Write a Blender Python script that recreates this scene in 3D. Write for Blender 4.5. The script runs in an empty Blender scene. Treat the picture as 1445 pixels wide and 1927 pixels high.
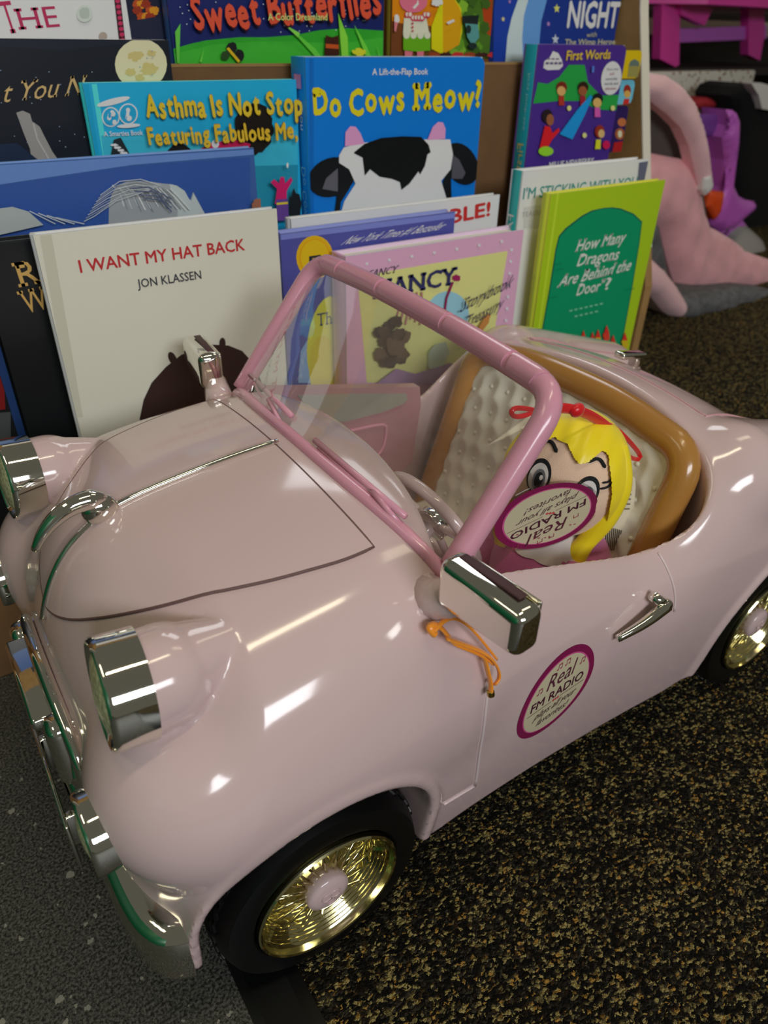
import bpy, bmesh, math, random
import numpy as np
from mathutils import Vector, Matrix

random.seed(7)
np.random.seed(7)
SC = bpy.context.scene
COL = SC.collection

# ------------------------------------------------------------------ camera
F_PX, IMG_W, IMG_H = 1360.0, 1445.0, 1927.0
CAM_PITCH, CAM_YAW, CAM_ROLL = (math.radians(a) for a in (33.75, 34.45, 1.2))
CAM = np.array([0.0, 0.0, 0.52])
_fw = np.array([math.sin(CAM_YAW) * math.cos(CAM_PITCH), math.cos(CAM_YAW) * math.cos(CAM_PITCH), -math.sin(CAM_PITCH)])
_r0 = np.array([math.cos(CAM_YAW), -math.sin(CAM_YAW), 0.0])
_u0 = np.cross(_r0, _fw)
_r = _r0 * math.cos(CAM_ROLL) + _u0 * math.sin(CAM_ROLL)
_u = -_r0 * math.sin(CAM_ROLL) + _u0 * math.cos(CAM_ROLL)
cd = bpy.data.cameras.new('camera')
cam = bpy.data.objects.new('camera', cd)
COL.objects.link(cam)
M4 = Matrix.Identity(4)
for i in range(3):
    M4[i][0], M4[i][1], M4[i][2], M4[i][3] = _r[i], _u[i], -_fw[i], CAM[i]
cam.matrix_world = M4
cd.sensor_fit = 'VERTICAL'
cd.sensor_height = 36.0
cd.lens = 36.0 * F_PX / IMG_H
cd.clip_start = 0.01
cd.dof.use_dof = True
cd.dof.focus_distance = 0.46
cd.dof.aperture_fstop = 9.0
SC.camera = cam

# ------------------------------------------------------------------ exposure, world, lamps
SC.view_settings.view_transform = 'Standard'
SC.view_settings.look = 'None'
SC.view_settings.gamma = 1.0
SC.view_settings.use_curve_mapping = False
SC.view_settings.exposure = 0.0
wd = bpy.data.worlds.new('shop_ambient')
SC.world = wd
wd.use_nodes = True
wd.node_tree.nodes['Background'].inputs[0].default_value = (0.50, 0.48, 0.38, 1)
wd.node_tree.nodes['Background'].inputs[1].default_value = 0.21


def area(name, loc, size, power, col, aim=None):
    l = bpy.data.lights.new(name, 'AREA')
    l.shape = 'RECTANGLE'
    l.size, l.size_y = size
    l.energy = power
    l.color = col
    o = bpy.data.objects.new(name, l)
    COL.objects.link(o)
    o.location = loc
    if aim is not None:
        d = Vector(aim) - Vector(loc)
        o.rotation_euler = d.to_track_quat('-Z', 'Y').to_euler()
    return o


WARM = (1.0, 0.88, 0.62)
COOL = (0.93, 0.96, 1.0)
area('ceiling_lamp', (0.3, -0.2, 2.7), (1.2, 0.14), 9, WARM)
area('ceiling_lamp', (-1.4, 0.5, 2.7), (0.3, 1.2), 6, WARM)
area('ceiling_lamp', (1.9, 0.4, 2.7), (1.2, 0.3), 4, WARM)
area('front_fill', (-0.1, -2.3, 1.55), (1.5, 0.6), 40, COOL, aim=(0.3, 0.6, 0.3))  # low cool fill, added to light the upright book covers
area('shop_window', (2.0, 2.5, 2.7), (1.6, 0.8), 17, COOL, aim=(0.2, 0.4, 0.2))

# ------------------------------------------------------------------ measuring helpers (points taken on real planes of the place)


def ray(px, py):
    return _fw + _r * (px - IMG_W / 2) / F_PX - _u * (py - IMG_H / 2) / F_PX


def at(px, py, y):
    """the point of the upright plane at depth y that the photograph shows at this spot"""
    d = ray(px, py)
    return CAM + d * ((y - CAM[1]) / d[1])


def atz(px, py, z):
    d = ray(px, py)
    return CAM + d * ((z - CAM[2]) / d[2])


# ------------------------------------------------------------------ materials
MATS = {}


def srgb(h):
    if isinstance(h, str):
        h = h.lstrip('#')
        c = [int(h[i:i + 2], 16) / 255 for i in (0, 2, 4)]
    else:
        c = h
    return tuple(x / 12.92 if x <= 0.04045 else ((x + 0.055) / 1.055) ** 2.4 for x in c)


def mat(name, col, rough=0.5, metal=0.0, spec=0.5, coat=0.0, sheen=0.0, noise=0.0, nscale=60.0, bump=0.0, bscale=200.0, sss=0.0):
    m = bpy.data.materials.new(name)
    m.use_nodes = True
    nt = m.node_tree
    b = nt.nodes['Principled BSDF']
    c = srgb(col)
    b.inputs['Base Color'].default_value = (*c, 1)
    b.inputs['Roughness'].default_value = rough
    b.inputs['Metallic'].default_value = metal
    b.inputs['Specular IOR Level'].default_value = spec
    b.inputs['Coat Weight'].default_value = coat
    b.inputs['Coat Roughness'].default_value = 0.06
    b.inputs['Sheen Weight'].default_value = sheen
    if sss:
        b.inputs['Subsurface Weight'].default_value = sss
        b.inputs['Subsurface Scale'].default_value = 0.004
    if noise or bump:
        tc = nt.nodes.new('ShaderNodeTexCoord')
    if noise:
        n = nt.nodes.new('ShaderNodeTexNoise')
        n.inputs['Scale'].default_value = nscale
        n.inputs['Detail'].default_value = 6
        nt.links.new(tc.outputs['Object'], n.inputs['Vector'])
        r = nt.nodes.new('ShaderNodeValToRGB')
        r.color_ramp.elements[0].position = 0.3
        r.color_ramp.elements[1].position = 0.7
        r.color_ramp.elements[0].color = (*[x * (1 - noise) for x in c], 1)
        r.color_ramp.elements[1].color = (*[min(1, x * (1 + noise)) for x in c], 1)
        nt.links.new(n.outputs['Fac'], r.inputs['Fac'])
        nt.links.new(r.outputs['Color'], b.inputs['Base Color'])
    if bump:
        n2 = nt.nodes.new('ShaderNodeTexNoise')
        n2.inputs['Scale'].default_value = bscale
        n2.inputs['Detail'].default_value = 4
        nt.links.new(tc.outputs['Object'], n2.inputs['Vector'])
        bp = nt.nodes.new('ShaderNodeBump')
        bp.inputs['Strength'].default_value = bump
        bp.inputs['Distance'].default_value = 0.001
        nt.links.new(n2.outputs['Fac'], bp.inputs['Height'])
        nt.links.new(bp.outputs['Normal'], b.inputs['Normal'])
    MATS[name] = m
    return m


def ink(h, rough=0.35):
    """printed ink / coloured card of one colour"""
    k = 'print_' + h.lstrip('#') + ('' if rough == 0.35 else '_%d' % int(rough * 100))
    if k not in MATS:
        c = [min(0.86, x * 1.55) for x in srgb(h)]
        c = [12.92 * x if x <= 0.0031308 else 1.055 * x ** (1 / 2.4) - 0.055 for x in c]
        mat(k, c, rough, spec=0.35)
    return k


def clear_mat(name, tint, gloss=0.05, fac=0.06, dirt=0.0):
    m = bpy.data.materials.new(name)
    m.use_nodes = True
    nt = m.node_tree
    nt.nodes.clear()
    out = nt.nodes.new('ShaderNodeOutputMaterial')
    tr = nt.nodes.new('ShaderNodeBsdfTransparent')
    tr.inputs[0].default_value = (*tint, 1)
    gl = nt.nodes.new('ShaderNodeBsdfGlossy')
    gl.inputs['Roughness'].default_value = gloss
    lw = nt.nodes.new('ShaderNodeLayerWeight')
    lw.inputs['Blend'].default_value = 0.25
    mp = nt.nodes.new('ShaderNodeMapRange')
    mp.inputs['To Min'].default_value = fac
    mp.inputs['To Max'].default_value = 0.28
    nt.links.new(lw.outputs['Fresnel'], mp.inputs['Value'])
    mx = nt.nodes.new('ShaderNodeMixShader')
    nt.links.new(mp.outputs[0], mx.inputs[0])
    nt.links.new(tr.outputs[0], mx.inputs[1])
    nt.links.new(gl.outputs[0], mx.inputs[2])
    last = mx
    if dirt:
        df = nt.nodes.new('ShaderNodeBsdfDiffuse')
        df.inputs[0].default_value = (0.8, 0.78, 0.75, 1)
        tc = nt.nodes.new('ShaderNodeTexCoord')
        n = nt.nodes.new('ShaderNodeTexNoise')
        n.inputs['Scale'].default_value = 45
        n.inputs['Detail'].default_value = 8
        n.inputs['Distortion'].default_value = 2.0
        nt.links.new(tc.outputs['Object'], n.inputs['Vector'])
        r = nt.nodes.new('ShaderNodeValToRGB')
        r.color_ramp.elements[0].position = 0.35
        r.color_ramp.elements[0].color = (dirt * 0.35,) * 3 + (1,)
        r.color_ramp.elements[1].position = 0.8
        r.color_ramp.elements[1].color = (dirt,) * 3 + (1,)
        nt.links.new(n.outputs['Fac'], r.inputs['Fac'])
        m2 = nt.nodes.new('ShaderNodeMixShader')
        nt.links.new(r.outputs['Color'], m2.inputs[0])
        nt.links.new(mx.outputs[0], m2.inputs[1])
        nt.links.new(df.outputs[0], m2.inputs[2])
        last = m2
    nt.links.new(last.outputs[0], out.inputs[0])
    MATS[name] = m
    return m


mat('pink_plastic', '#dabfbe', 0.12, spec=0.5, coat=0.35)
mat('rose_plastic', '#e0a0b4', 0.2, spec=0.5, coat=0.2, sss=0.15)
mat('chrome', '#e6e4da', 0.05, 1.0)
mat('gold_chrome', '#e2d9a8', 0.1, 1.0)
mat('rubber', '#070809', 0.4, spec=0.4)
mat('dark_seam', '#6e5250', 0.6)
mat('trunk_line', '#d2a0a6', 0.4)
mat('pale_seam', '#e9d4d4', 0.3)
mat('tan_piping', '#b5813f', 0.22, coat=0.3)
mat('cream_vinyl', '#e8e5d8', 0.5, bump=0.15, bscale=900)
mat('lens_glass', '#c6c79a', 0.12, spec=0.8, noise=0.4, nscale=420, bump=0.8, bscale=420)
mat('cabin_rose', '#c08e94', 0.3)
mat('quilt_gray', '#aaa699', 0.55, bump=0.2, bscale=700)
mat('dark_reflection', '#4a2c30', 0.6)
mat('orange_ribbon', '#ff9d26', 0.3, sheen=0.3)
mat('brass', '#b59a4a', 0.3, 1.0)
mat('skin_plush', '#f3cfb2', 0.9, sheen=0.4, bump=0.3, bscale=1200)
mat('hair_yellow', '#ffe51a', 0.38, sheen=0.2)
mat('bow_red', '#e0141c', 0.3, sheen=0.3)
mat('dress_pink', '#cf6fa6', 0.75, sheen=0.4, bump=0.3, bscale=900)
mat('felt_white', '#ded8d4', 0.9, sheen=0.3)
mat('felt_black', '#15171a', 0.9)
mat('card_tag', '#f0e8cc', 0.6)
mat('cardboard', '#a5804c', 0.85, noise=0.12, nscale=25)
mat('cardboard_dark', '#7a5836', 0.85, noise=0.15, nscale=25)
mat('white_board_edge', '#e6dfcf', 0.8, bump=0.5, bscale=300)
mat('page_paper', '#efece2', 0.8)
mat('gray_vinyl', '#3a3b3c', 0.5)
mat('magenta_plastic', '#ea45ac', 0.3)
mat('purple_plastic', '#c968cf', 0.28)
mat('violet_plastic', '#7a459c', 0.35)
mat('pink_fabric', '#f4b2b8', 0.85, sheen=0.3, noise=0.05, nscale=30, bump=0.3, bscale=500)
mat('pale_pink_fabric', '#f6c6ca', 0.85, sheen=0.3, bump=0.3, bscale=500)
mat('gray_fabric', '#626264', 0.9, noise=0.3, nscale=60, bump=0.3, bscale=500)
mat('brown_mesh', '#57504b', 0.9, bump=0.4, bscale=700)
mat('black_fabric', '#08080a', 0.95)
mat('orange_plastic', '#e8541e', 0.35)
mat('gray_plastic', '#9a9692', 0.4)
mat('red_cloth', '#a8222c', 0.8)
mat('white_plastic', '#e8e6e2', 0.35)
mat('shelf_brown', '#2c2422', 0.7)
mat('shelf_pale', '#b9a49c', 0.7)
mat('green_panel', '#0c7a4e', 0.5)
clear_mat('clear_pane', (0.95, 0.95, 0.94), 0.03, 0.03, dirt=0.07)
clear_mat('clear_film', (0.93, 0.93, 0.92), 0.06, 0.08)
clear_mat('tinted_rose', (0.9, 0.62, 0.7), 0.1, 0.1, dirt=0.5)


def floral():
    m = bpy.data.materials.new('floral_cloth')
    m.use_nodes = True
    nt = m.node_tree
    b = nt.nodes['Principled BSDF']
    b.inputs['Roughness'].default_value = 0.85
    tc = nt.nodes.new('ShaderNodeTexCoord')
    v = nt.nodes.new('ShaderNodeTexVoronoi')
    v.inputs['Scale'].default_value = 55
    nt.links.new(tc.outputs['Object'], v.inputs['Vector'])
    r = nt.nodes.new('ShaderNodeValToRGB')
    r.color_ramp.interpolation = 'CONSTANT'
    r.color_ramp.elements[0].color = (*srgb('#a83a34'), 1)
    r.color_ramp.elements[1].position = 0.18
    r.color_ramp.elements[1].color = (*srgb('#7c8a6a'), 1)
    e = r.color_ramp.elements.new(0.27)
    e.color = (*srgb('#dad6cd'), 1)
    nt.links.new(v.outputs['Distance'], r.inputs['Fac'])
    nt.links.new(r.outputs['Color'], b.inputs['Base Color'])
    MATS['floral_cloth'] = m


floral()


def carpet_mat():
    m = bpy.data.materials.new('loop_carpet')
    m.use_nodes = True
    nt = m.node_tree
    b = nt.nodes['Principled BSDF']
    b.inputs['Roughness'].default_value = 0.95
    b.inputs['Specular IOR Level'].default_value = 0.15
    tc = nt.nodes.new('ShaderNodeTexCoord')
    mp = nt.nodes.new('ShaderNodeMapping')
    mp.inputs['Scale'].default_value = (1.0, 1.6, 1.0)
    mp.inputs['Rotation'].default_value = (0, 0, 0.5)
    nz = nt.nodes.new('ShaderNodeTexNoise')
    nz.inputs['Scale'].default_value = 380
    mxv = nt.nodes.new('ShaderNodeMixRGB')
    mxv.blend_type = 'LINEAR_LIGHT'
    mxv.inputs[0].default_value = 0.0022
    nt.links.new(tc.outputs['Object'], nz.inputs['Vector'])
    nt.links.new(tc.outputs['Object'], mxv.inputs[1])
    nt.links.new(nz.outputs['Color'], mxv.inputs[2])
    nt.links.new(mxv.outputs[0], mp.inputs['Vector'])
    v = nt.nodes.new('ShaderNodeTexVoronoi')
    v.inputs['Scale'].default_value = 360
    nt.links.new(mp.outputs[0], v.inputs['Vector'])
    sx = nt.nodes.new('ShaderNodeSeparateColor')
    nt.links.new(v.outputs['Color'], sx.inputs[0])
    # larger clusters steer where the light loops fall
    n2 = nt.nodes.new('ShaderNodeTexNoise')
    n2.inputs['Scale'].default_value = 55
    n2.inputs['Detail'].default_value = 3
    nt.links.new(tc.outputs['Object'], n2.inputs['Vector'])
    ad = nt.nodes.new('ShaderNodeMath')
    ad.operation = 'MULTIPLY_ADD'
    ad.inputs[1].default_value = 0.38
    nt.links.new(n2.outputs['Fac'], ad.inputs[0])
    nt.links.new(sx.outputs[0], ad.inputs[2])
    r = nt.nodes.new('ShaderNodeValToRGB')
    r.color_ramp.interpolation = 'CONSTANT'
    cols = [(0.0, '#100f0c'), (0.52, '#231f18'), (0.68, '#38332a'), (0.84, '#6f6440'), (0.92, '#a3935c')]
    els = r.color_ramp.elements
    els[0].position, els[0].color = 0.0, (*srgb(cols[0][1]), 1)
    els[1].position, els[1].color = cols[1][0], (*srgb(cols[1][1]), 1)
    for p, c in cols[2:]:
        e = els.new(p)
        e.color = (*srgb(c), 1)
    sc = nt.nodes.new('ShaderNodeMath')
    sc.operation = 'MULTIPLY'
    sc.inputs[1].default_value = 0.88
    nt.links.new(ad.outputs[0], sc.inputs[0])
    nt.links.new(sc.outputs[0], r.inputs['Fac'])
    # a few rust and olive loops
    r2 = nt.nodes.new('ShaderNodeValToRGB')
    r2.color_ramp.interpolation = 'CONSTANT'
    r2.color_ramp.elements[0].color = (1, 1, 1, 1)
    r2.color_ramp.elements[1].position = 0.8
    r2.color_ramp.elements[1].color = (1.2, 0.85, 0.5, 1)
    nt.links.new(sx.outputs[1], r2.inputs['Fac'])
    mm = nt.nodes.new('ShaderNodeMixRGB')
    mm.blend_type = 'MULTIPLY'
    mm.inputs[0].default_value = 1
    nt.links.new(r.outputs[0], mm.inputs[1])
    nt.links.new(r2.outputs[0], mm.inputs[2])
    nt.links.new(mm.outputs[0], b.inputs['Base Color'])
    bp = nt.nodes.new('ShaderNodeBump')
    bp.invert = True
    bp.inputs['Strength'].default_value = 1.0
    bp.inputs['Distance'].default_value = 0.004
    nt.links.new(v.outputs['Distance'], bp.inputs['Height'])
    nt.links.new(bp.outputs[0], b.inputs['Normal'])
    MATS['loop_carpet'] = m


def vinyl_mat():
    m = bpy.data.materials.new('speckled_floor')
    m.use_nodes = True
    nt = m.node_tree
    b = nt.nodes['Principled BSDF']
    b.inputs['Roughness'].default_value = 0.55
    tc = nt.nodes.new('ShaderNodeTexCoord')
    n = nt.nodes.new('ShaderNodeTexNoise')
    n.inputs['Scale'].default_value = 520
    n.inputs['Detail'].default_value = 4
    n.inputs['Roughness'].default_value = 0.7
    nt.links.new(tc.outputs['Object'], n.inputs['Vector'])
    r = nt.nodes.new('ShaderNodeValToRGB')
    r.color_ramp.elements[0].position = 0.42
    r.color_ramp.elements[0].color = (*srgb('#0f100e'), 1)
    r.color_ramp.elements[1].position = 0.62
    r.color_ramp.elements[1].color = (*srgb('#63625a'), 1)
    nt.links.new(n.outputs['Fac'], r.inputs['Fac'])
    v = nt.nodes.new('ShaderNodeTexVoronoi')
    v.inputs['Scale'].default_value = 150
    wn = nt.nodes.new('ShaderNodeTexNoise')
    wn.inputs['Scale'].default_value = 240
    wm = nt.nodes.new('ShaderNodeMixRGB')
    wm.blend_type = 'LINEAR_LIGHT'
    wm.inputs[0].default_value = 0.003
    nt.links.new(tc.outputs['Object'], wn.inputs['Vector'])
    nt.links.new(tc.outputs['Object'], wm.inputs[1])
    nt.links.new(wn.outputs['Color'], wm.inputs[2])
    nt.links.new(wm.outputs[0], v.inputs['Vector'])
    sx = nt.nodes.new('ShaderNodeSeparateColor')
    nt.links.new(v.outputs['Color'], sx.inputs[0])
    g = nt.nodes.new('ShaderNodeMath')
    g.operation = 'MULTIPLY'
    g.inputs[1].default_value = 0.42
    nt.links.new(sx.outputs[1], g.inputs[0])
    c1 = nt.nodes.new('ShaderNodeMath')
    c1.operation = 'LESS_THAN'
    nt.links.new(v.outputs['Distance'], c1.inputs[0])
    nt.links.new(g.outputs[0], c1.inputs[1])
    c2 = nt.nodes.new('ShaderNodeMath')
    c2.operation = 'GREATER_THAN'
    c2.inputs[1].default_value = 0.83
    nt.links.new(sx.outputs[0], c2.inputs[0])
    mu = nt.nodes.new('ShaderNodeMath')
    mu.operation = 'MULTIPLY'
    nt.links.new(c1.outputs[0], mu.inputs[0])
    nt.links.new(c2.outputs[0], mu.inputs[1])
    mm = nt.nodes.new('ShaderNodeMixRGB')
    nt.links.new(mu.outputs[0], mm.inputs[0])
    nt.links.new(r.outputs[0], mm.inputs[1])
    mm.inputs[2].default_value = (*srgb('#8d8b7e'), 1)
    nt.links.new(mm.outputs[0], b.inputs['Base Color'])
    bp = nt.nodes.new('ShaderNodeBump')
    bp.inputs['Strength'].default_value = 0.3
    bp.inputs['Distance'].default_value = 0.001
    nt.links.new(n.outputs['Fac'], bp.inputs['Height'])
    nt.links.new(bp.outputs[0], b.inputs['Normal'])
    MATS['speckled_floor'] = m


carpet_mat()
vinyl_mat()

# ------------------------------------------------------------------ mesh building
ORG = {}


class MB:
    """collects faces and links them as ONE mesh object"""

    def __init__(s):
        s.v, s.f, s.m, s.sm = [], [], [], []

    def add(s, verts, faces, m, smooth=True):
        o = len(s.v)
        s.v += [tuple(map(float, p)) for p in verts]
        for f in faces:
            s.f.append(tuple(i + o for i in f))
            s.m.append(m)
            s.sm.append(smooth)
        return s

    def bm(s, bm, m, smooth=False):
        bm.verts.index_update()
        s.add([v.co[:] for v in bm.verts], [[v.index for v in f.verts] for f in bm.faces], m, smooth)
        bm.free()
        return s

    def box(s, c, size, m, bevel=0.0, rot=None, seg=2, smooth=None):
        bm = bmesh.new()
        bmesh.ops.create_cube(bm, size=1.0)
        bmesh.ops.scale(bm, vec=size, verts=bm.verts)
        if bevel:
            bmesh.ops.bevel(bm, geom=bm.edges[:], offset=bevel, segments=seg, affect='EDGES', profile=0.5)
        if rot is not None:
            bmesh.ops.rotate(bm, cent=(0, 0, 0), matrix=rot, verts=bm.verts)
        bmesh.ops.translate(bm, vec=c, verts=bm.verts)
        return s.bm(bm, m, smooth=bool(bevel) if smooth is None else smooth)

    def tube(s, path, rad, m, n=12, closed=False, flat=1.0, up=None, caps=True):
        P = [np.array(p, float) for p in path]
        k = len(P)
        R = rad if hasattr(rad, '__len__') else [rad] * k
        T = []
        for i in range(k):
            a = P[(i - 1) % k] if (closed or i > 0) else P[i]
            b = P[(i + 1) % k] if (closed or i < k - 1) else P[i]
            t = b - a
            T.append(t / (np.linalg.norm(t) + 1e-12))
        ref = np.array(up if up is not None else (0, 0, 1.0))
        if up is None and abs(T[0] @ ref) > 0.9:
            ref = np.array((1.0, 0, 0))
        N = ref - (ref @ T[0]) * T[0]
        N /= np.linalg.norm(N)
        V, Fc = [], []
        for i in range(k):
            if up is not None:
                N = ref - (ref @ T[i]) * T[i]
            else:
                N = N - (N @ T[i]) * T[i]
            N /= np.linalg.norm(N) + 1e-12
            B = np.cross(T[i], N)
            for j in range(n):
                a = 2 * math.pi * j / n
                V.append(P[i] + R[i] * (N * math.cos(a) * flat + B * math.sin(a)))
        for i in range(k if closed else k - 1):
            for j in range(n):
                a, b = i * n + j, i * n + (j + 1) % n
                c, d = ((i + 1) % k) * n + (j + 1) % n, ((i + 1) % k) * n + j
                Fc.append((a, b, c, d))
        if not closed and caps:
            Fc.append(tuple(range(n))[::-1])
            Fc.append(tuple((k - 1) * n + j for j in range(n)))
        return s.add(V, Fc, m, True)

    def lathe(s, prof, origin, axis, m, n=32, smooth=True, caps=True):
        """profile of (radius, height) turned about an axis"""
        ax = np.array(axis, float)
        ax /= np.linalg.norm(ax)
        t = np.array((0, 0, 1.0)) if abs(ax[2]) < 0.9 else np.array((1.0, 0, 0))
        e1 = np.cross(ax, t)
        e1 /= np.linalg.norm(e1)
        e2 = np.cross(ax, e1)
        O = np.array(origin, float)
        V, Fc = [], []
        for (r, h) in prof:
            for j in range(n):
                a = 2 * math.pi * j / n
                V.append(O + ax * h + r * (e1 * math.cos(a) + e2 * math.sin(a)))
        for i in range(len(prof) - 1):
            for j in range(n):
                Fc.append((i * n + j, i * n + (j + 1) % n, (i + 1) * n + (j + 1) % n, (i + 1) * n + j))
        if caps and prof[0][0] > 1e-6:
            Fc.append(tuple(range(n))[::-1])
        if caps and prof[-1][0] > 1e-6:
            Fc.append(tuple((len(prof) - 1) * n + j for j in range(n)))
        return s.add(V, Fc, m, smooth)

    def ball(s, c, r, m, nu=24, nv=16, rot=None):
        rx, ry, rz = r if hasattr(r, '__len__') else (r, r, r)
        V, Fc = [], []
        for i in range(nv + 1):
            th = math.pi * i / nv
            for j in range(nu):
                ph = 2 * math.pi * j / nu
                p = np.array((rx * math.sin(th) * math.cos(ph), ry * math.sin(th) * math.sin(ph), rz * math.cos(th)))
                if rot is not None:
                    p = np.array(rot) @ p
                V.append(p + np.array(c))
        for i in range(nv):
            for j in range(nu):
                Fc.append((i * nu + j, (i + 1) * nu + j, (i + 1) * nu + (j + 1) % nu, i * nu + (j + 1) % nu))
        return s.add(V, Fc, m, True)

    def grid(s, fn, nu, nv, m, smooth=True):
        V = [fn(i / (nu - 1), j / (nv - 1)) for i in range(nu) for j in range(nv)]
        Fc = [(i * nv + j, (i + 1) * nv + j, (i + 1) * nv + j + 1, i * nv + j + 1) for i in range(nu - 1) for j in range(nv - 1)]
        return s.add(V, Fc, m, smooth)

    def slab(s, poly, vec, m, smooth=False):
        """polygon given depth along vec"""
        n = len(poly)
        v = np.array(vec, float)
        P = [np.array(p, float) for p in poly]
        V = P + [p + v for p in P]
        Fc = [tuple(range(n)), tuple(range(2 * n - 1, n - 1, -1))]
        Fc += [(i, i + n, (i + 1) % n + n, (i + 1) % n) for i in range(n)]
        return s.add(V, Fc, m, smooth)

    def build(s, name, parent=None, origin=None, fix=True, sharp=None):
        me = bpy.data.meshes.new(name)
        po = np.array(ORG.get(parent.name, (0, 0, 0))) if parent else np.zeros(3)
        if origin is None:
            if parent:
                origin = po
            else:
                a = np.array(s.v)
                origin = np.array([(a[:, 0].min() + a[:, 0].max()) / 2, (a[:, 1].min() + a[:, 1].max()) / 2, a[:, 2].min()])
        origin = np.array(origin, float)
        me.from_pydata([tuple(np.array(p) - origin) for p in s.v], [], s.f)
        names = list(dict.fromkeys(s.m))
        for k in names:
            me.materials.append(MATS[k])
        ix = {k: i for i, k in enumerate(names)}
        me.polygons.foreach_set('material_index', [ix[k] for k in s.m])
        me.polygons.foreach_set('use_smooth', s.sm)
        if fix:
            b = bmesh.new()
            b.from_mesh(me)
            bmesh.ops.recalc_face_normals(b, faces=b.faces)
            b.to_mesh(me)
            b.free()
        if sharp is not None:
            me.set_sharp_from_angle(angle=math.radians(sharp))
        me.update()
        o = bpy.data.objects.new(name, me)
        COL.objects.link(o)
        o.location = origin - po
        if parent:
            o.parent = parent
        ORG[o.name] = tuple(origin)
        return o


def tag(o, label=None, cat=None, group=None, kind=None):
    for k, v in (('label', label), ('category', cat), ('group', group), ('kind', kind)):
        if v:
            o[k] = v
    return o


def thing(name, loc, label, cat, group=None):
    o = bpy.data.objects.new(name, None)
    o.empty_display_size = 0.02
    COL.objects.link(o)
    o.location = loc
    ORG[o.name] = tuple(loc)
    return tag(o, label, cat, group)


# lettering ---------------------------------------------------------
_TX = {}
_WD = {}


def glyphs(txt, bold=0.0, shear=0.0, serif=0.0, script=False, res=2):
    """flat letter shapes, returned as points in units where the capital height is 1"""
    key = (txt, bold, shear, serif)
    if key in _TX:
        return _TX[key]
    cu = bpy.data.curves.new('letters', 'FONT')
    cu.body = txt
    cu.size = 1.0
    cu.resolution_u = res
    o = bpy.data.objects.new('letters', cu)
    COL.objects.link(o)
    dg = bpy.context.evaluated_depsgraph_get()
    ev = o.evaluated_get(dg)
    me = ev.to_mesh()
    V = np.array([v.co[:2] for v in me.vertices]) if len(me.vertices) else np.zeros((1, 2))
    Fc = [tuple(p.vertices) for p in me.polygons]
    if serif:
        cnt = {}
        for p in me.polygons:
            vs = list(p.vertices)
            for a, b in zip(vs, vs[1:] + vs[:1]):
                cnt[(min(a, b), max(a, b))] = cnt.get((min(a, b), max(a, b)), 0) + 1
        nv, nf = list(map(tuple, V)), list(Fc)
        ys = V[:, 1]
        for (a, b), c in cnt.items():
            if c == 1 and abs(V[a][1] - V[b][1]) < 1e-4:
                w = abs(V[a][0] - V[b][0])
                yy = V[a][1]
                if 0.05 < w < 0.22 and (abs(yy) < 0.03 or yy > 0.45):
                    x0, x1 = min(V[a][0], V[b][0]) - serif, max(V[a][0], V[b][0]) + serif
                    t = 0.09 if abs(yy) < 0.03 else -0.09
                    k = len(nv)
                    nv += [(x0, yy), (x1, yy), (x1, yy + t), (x0, yy + t)]
                    nf.append((k, k + 1, k + 2, k + 3))
        V, Fc = np.array(nv), nf
    ev.to_mesh_clear()
    bpy.data.objects.remove(o)
    bpy.data.curves.remove(cu)
    V = np.array(V).reshape(-1, 2).copy()
    if bold > 0:
        # a heavier cut: the same letter laid again a hair to each side
        n0, f0 = len(V), list(Fc)
        parts = [V]
        for dx, dy in ((bold, 0), (-bold, 0), (0, bold), (0, -bold)):
            Fc = Fc + [tuple(i + n0 * len(parts) for i in f) for f in f0]
            parts.append(V + np.array((dx, dy)))
        V = np.concatenate(parts)
        layer = np.repeat(np.arange(5), n0)
    else:
        layer = np.zeros(len(V))
    V[:, 0] -= V[:, 0].min()
    cap = 0.682
    V[:, 1] /= cap
    wd_ = V[:, 0].max()
    _WD[key] = wd_
    V[:, 0] /= max(wd_, 1e-6)
    V[:, 0] += shear * V[:, 1]
    V = np.column_stack([V, layer * 1.8e-5])
    _TX[key] = (V, Fc)
    return V, Fc


def text_on(mb, txt, P0, P1, P2, m, lift, **kw):
    """letters laid between two baseline ends P0, P1; P2 is the cap height above P0"""
    V, Fc = glyphs(txt, **kw)
    P0, P1, P2 = (np.array(p, float) for p in (P0, P1, P2))
    L = np.array(lift, float)
    Ln = L / (np.linalg.norm(L) + 1e-12)
    mb.add([P0 + (P1 - P0) * v[0] + (P2 - P0) * v[1] + L + Ln * v[2] for v in V], Fc, m, False)

# ------------------------------------------------------------------ the setting
def floor_slab(name, x0, x1, y0, y1, z, m):
    b = MB()
    b.box(((x0 + x1) / 2, (y0 + y1) / 2, z - 0.01), (x1 - x0, y1 - y0, 0.02), m)
    return tag(b.build(name, origin=(0, 0, z)), kind='structure')


floor_slab('floor', 0.085, 6.0, -3.0, 6.0, 0.0, 'loop_carpet')
floor_slab('floor_speckled', -5.0, 0.052, -3.0, 6.0, 0.0, 'speckled_floor')
_b = MB()
_b.slab([(0.050, -3, -0.02), (0.050, -3, 0.0008), (0.056, -3, 0.0026), (0.079, -3, 0.0032), (0.088, -3, 0.0012), (0.088, -3, -0.02)], (0, 9, 0), 'rubber')
tag(_b.build('trim_1', origin=(0, 0, 0)), kind='structure')

# the shop fixture of green panels that the chrome of the bumper mirrors (left of the frame)
_g = MB()
_g.box((-1.05, 0.55, 0.55), (0.03, 2.4, 1.1), 'green_panel', 0.004)
tag(_g.build('wall_left'), kind='structure')

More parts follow.
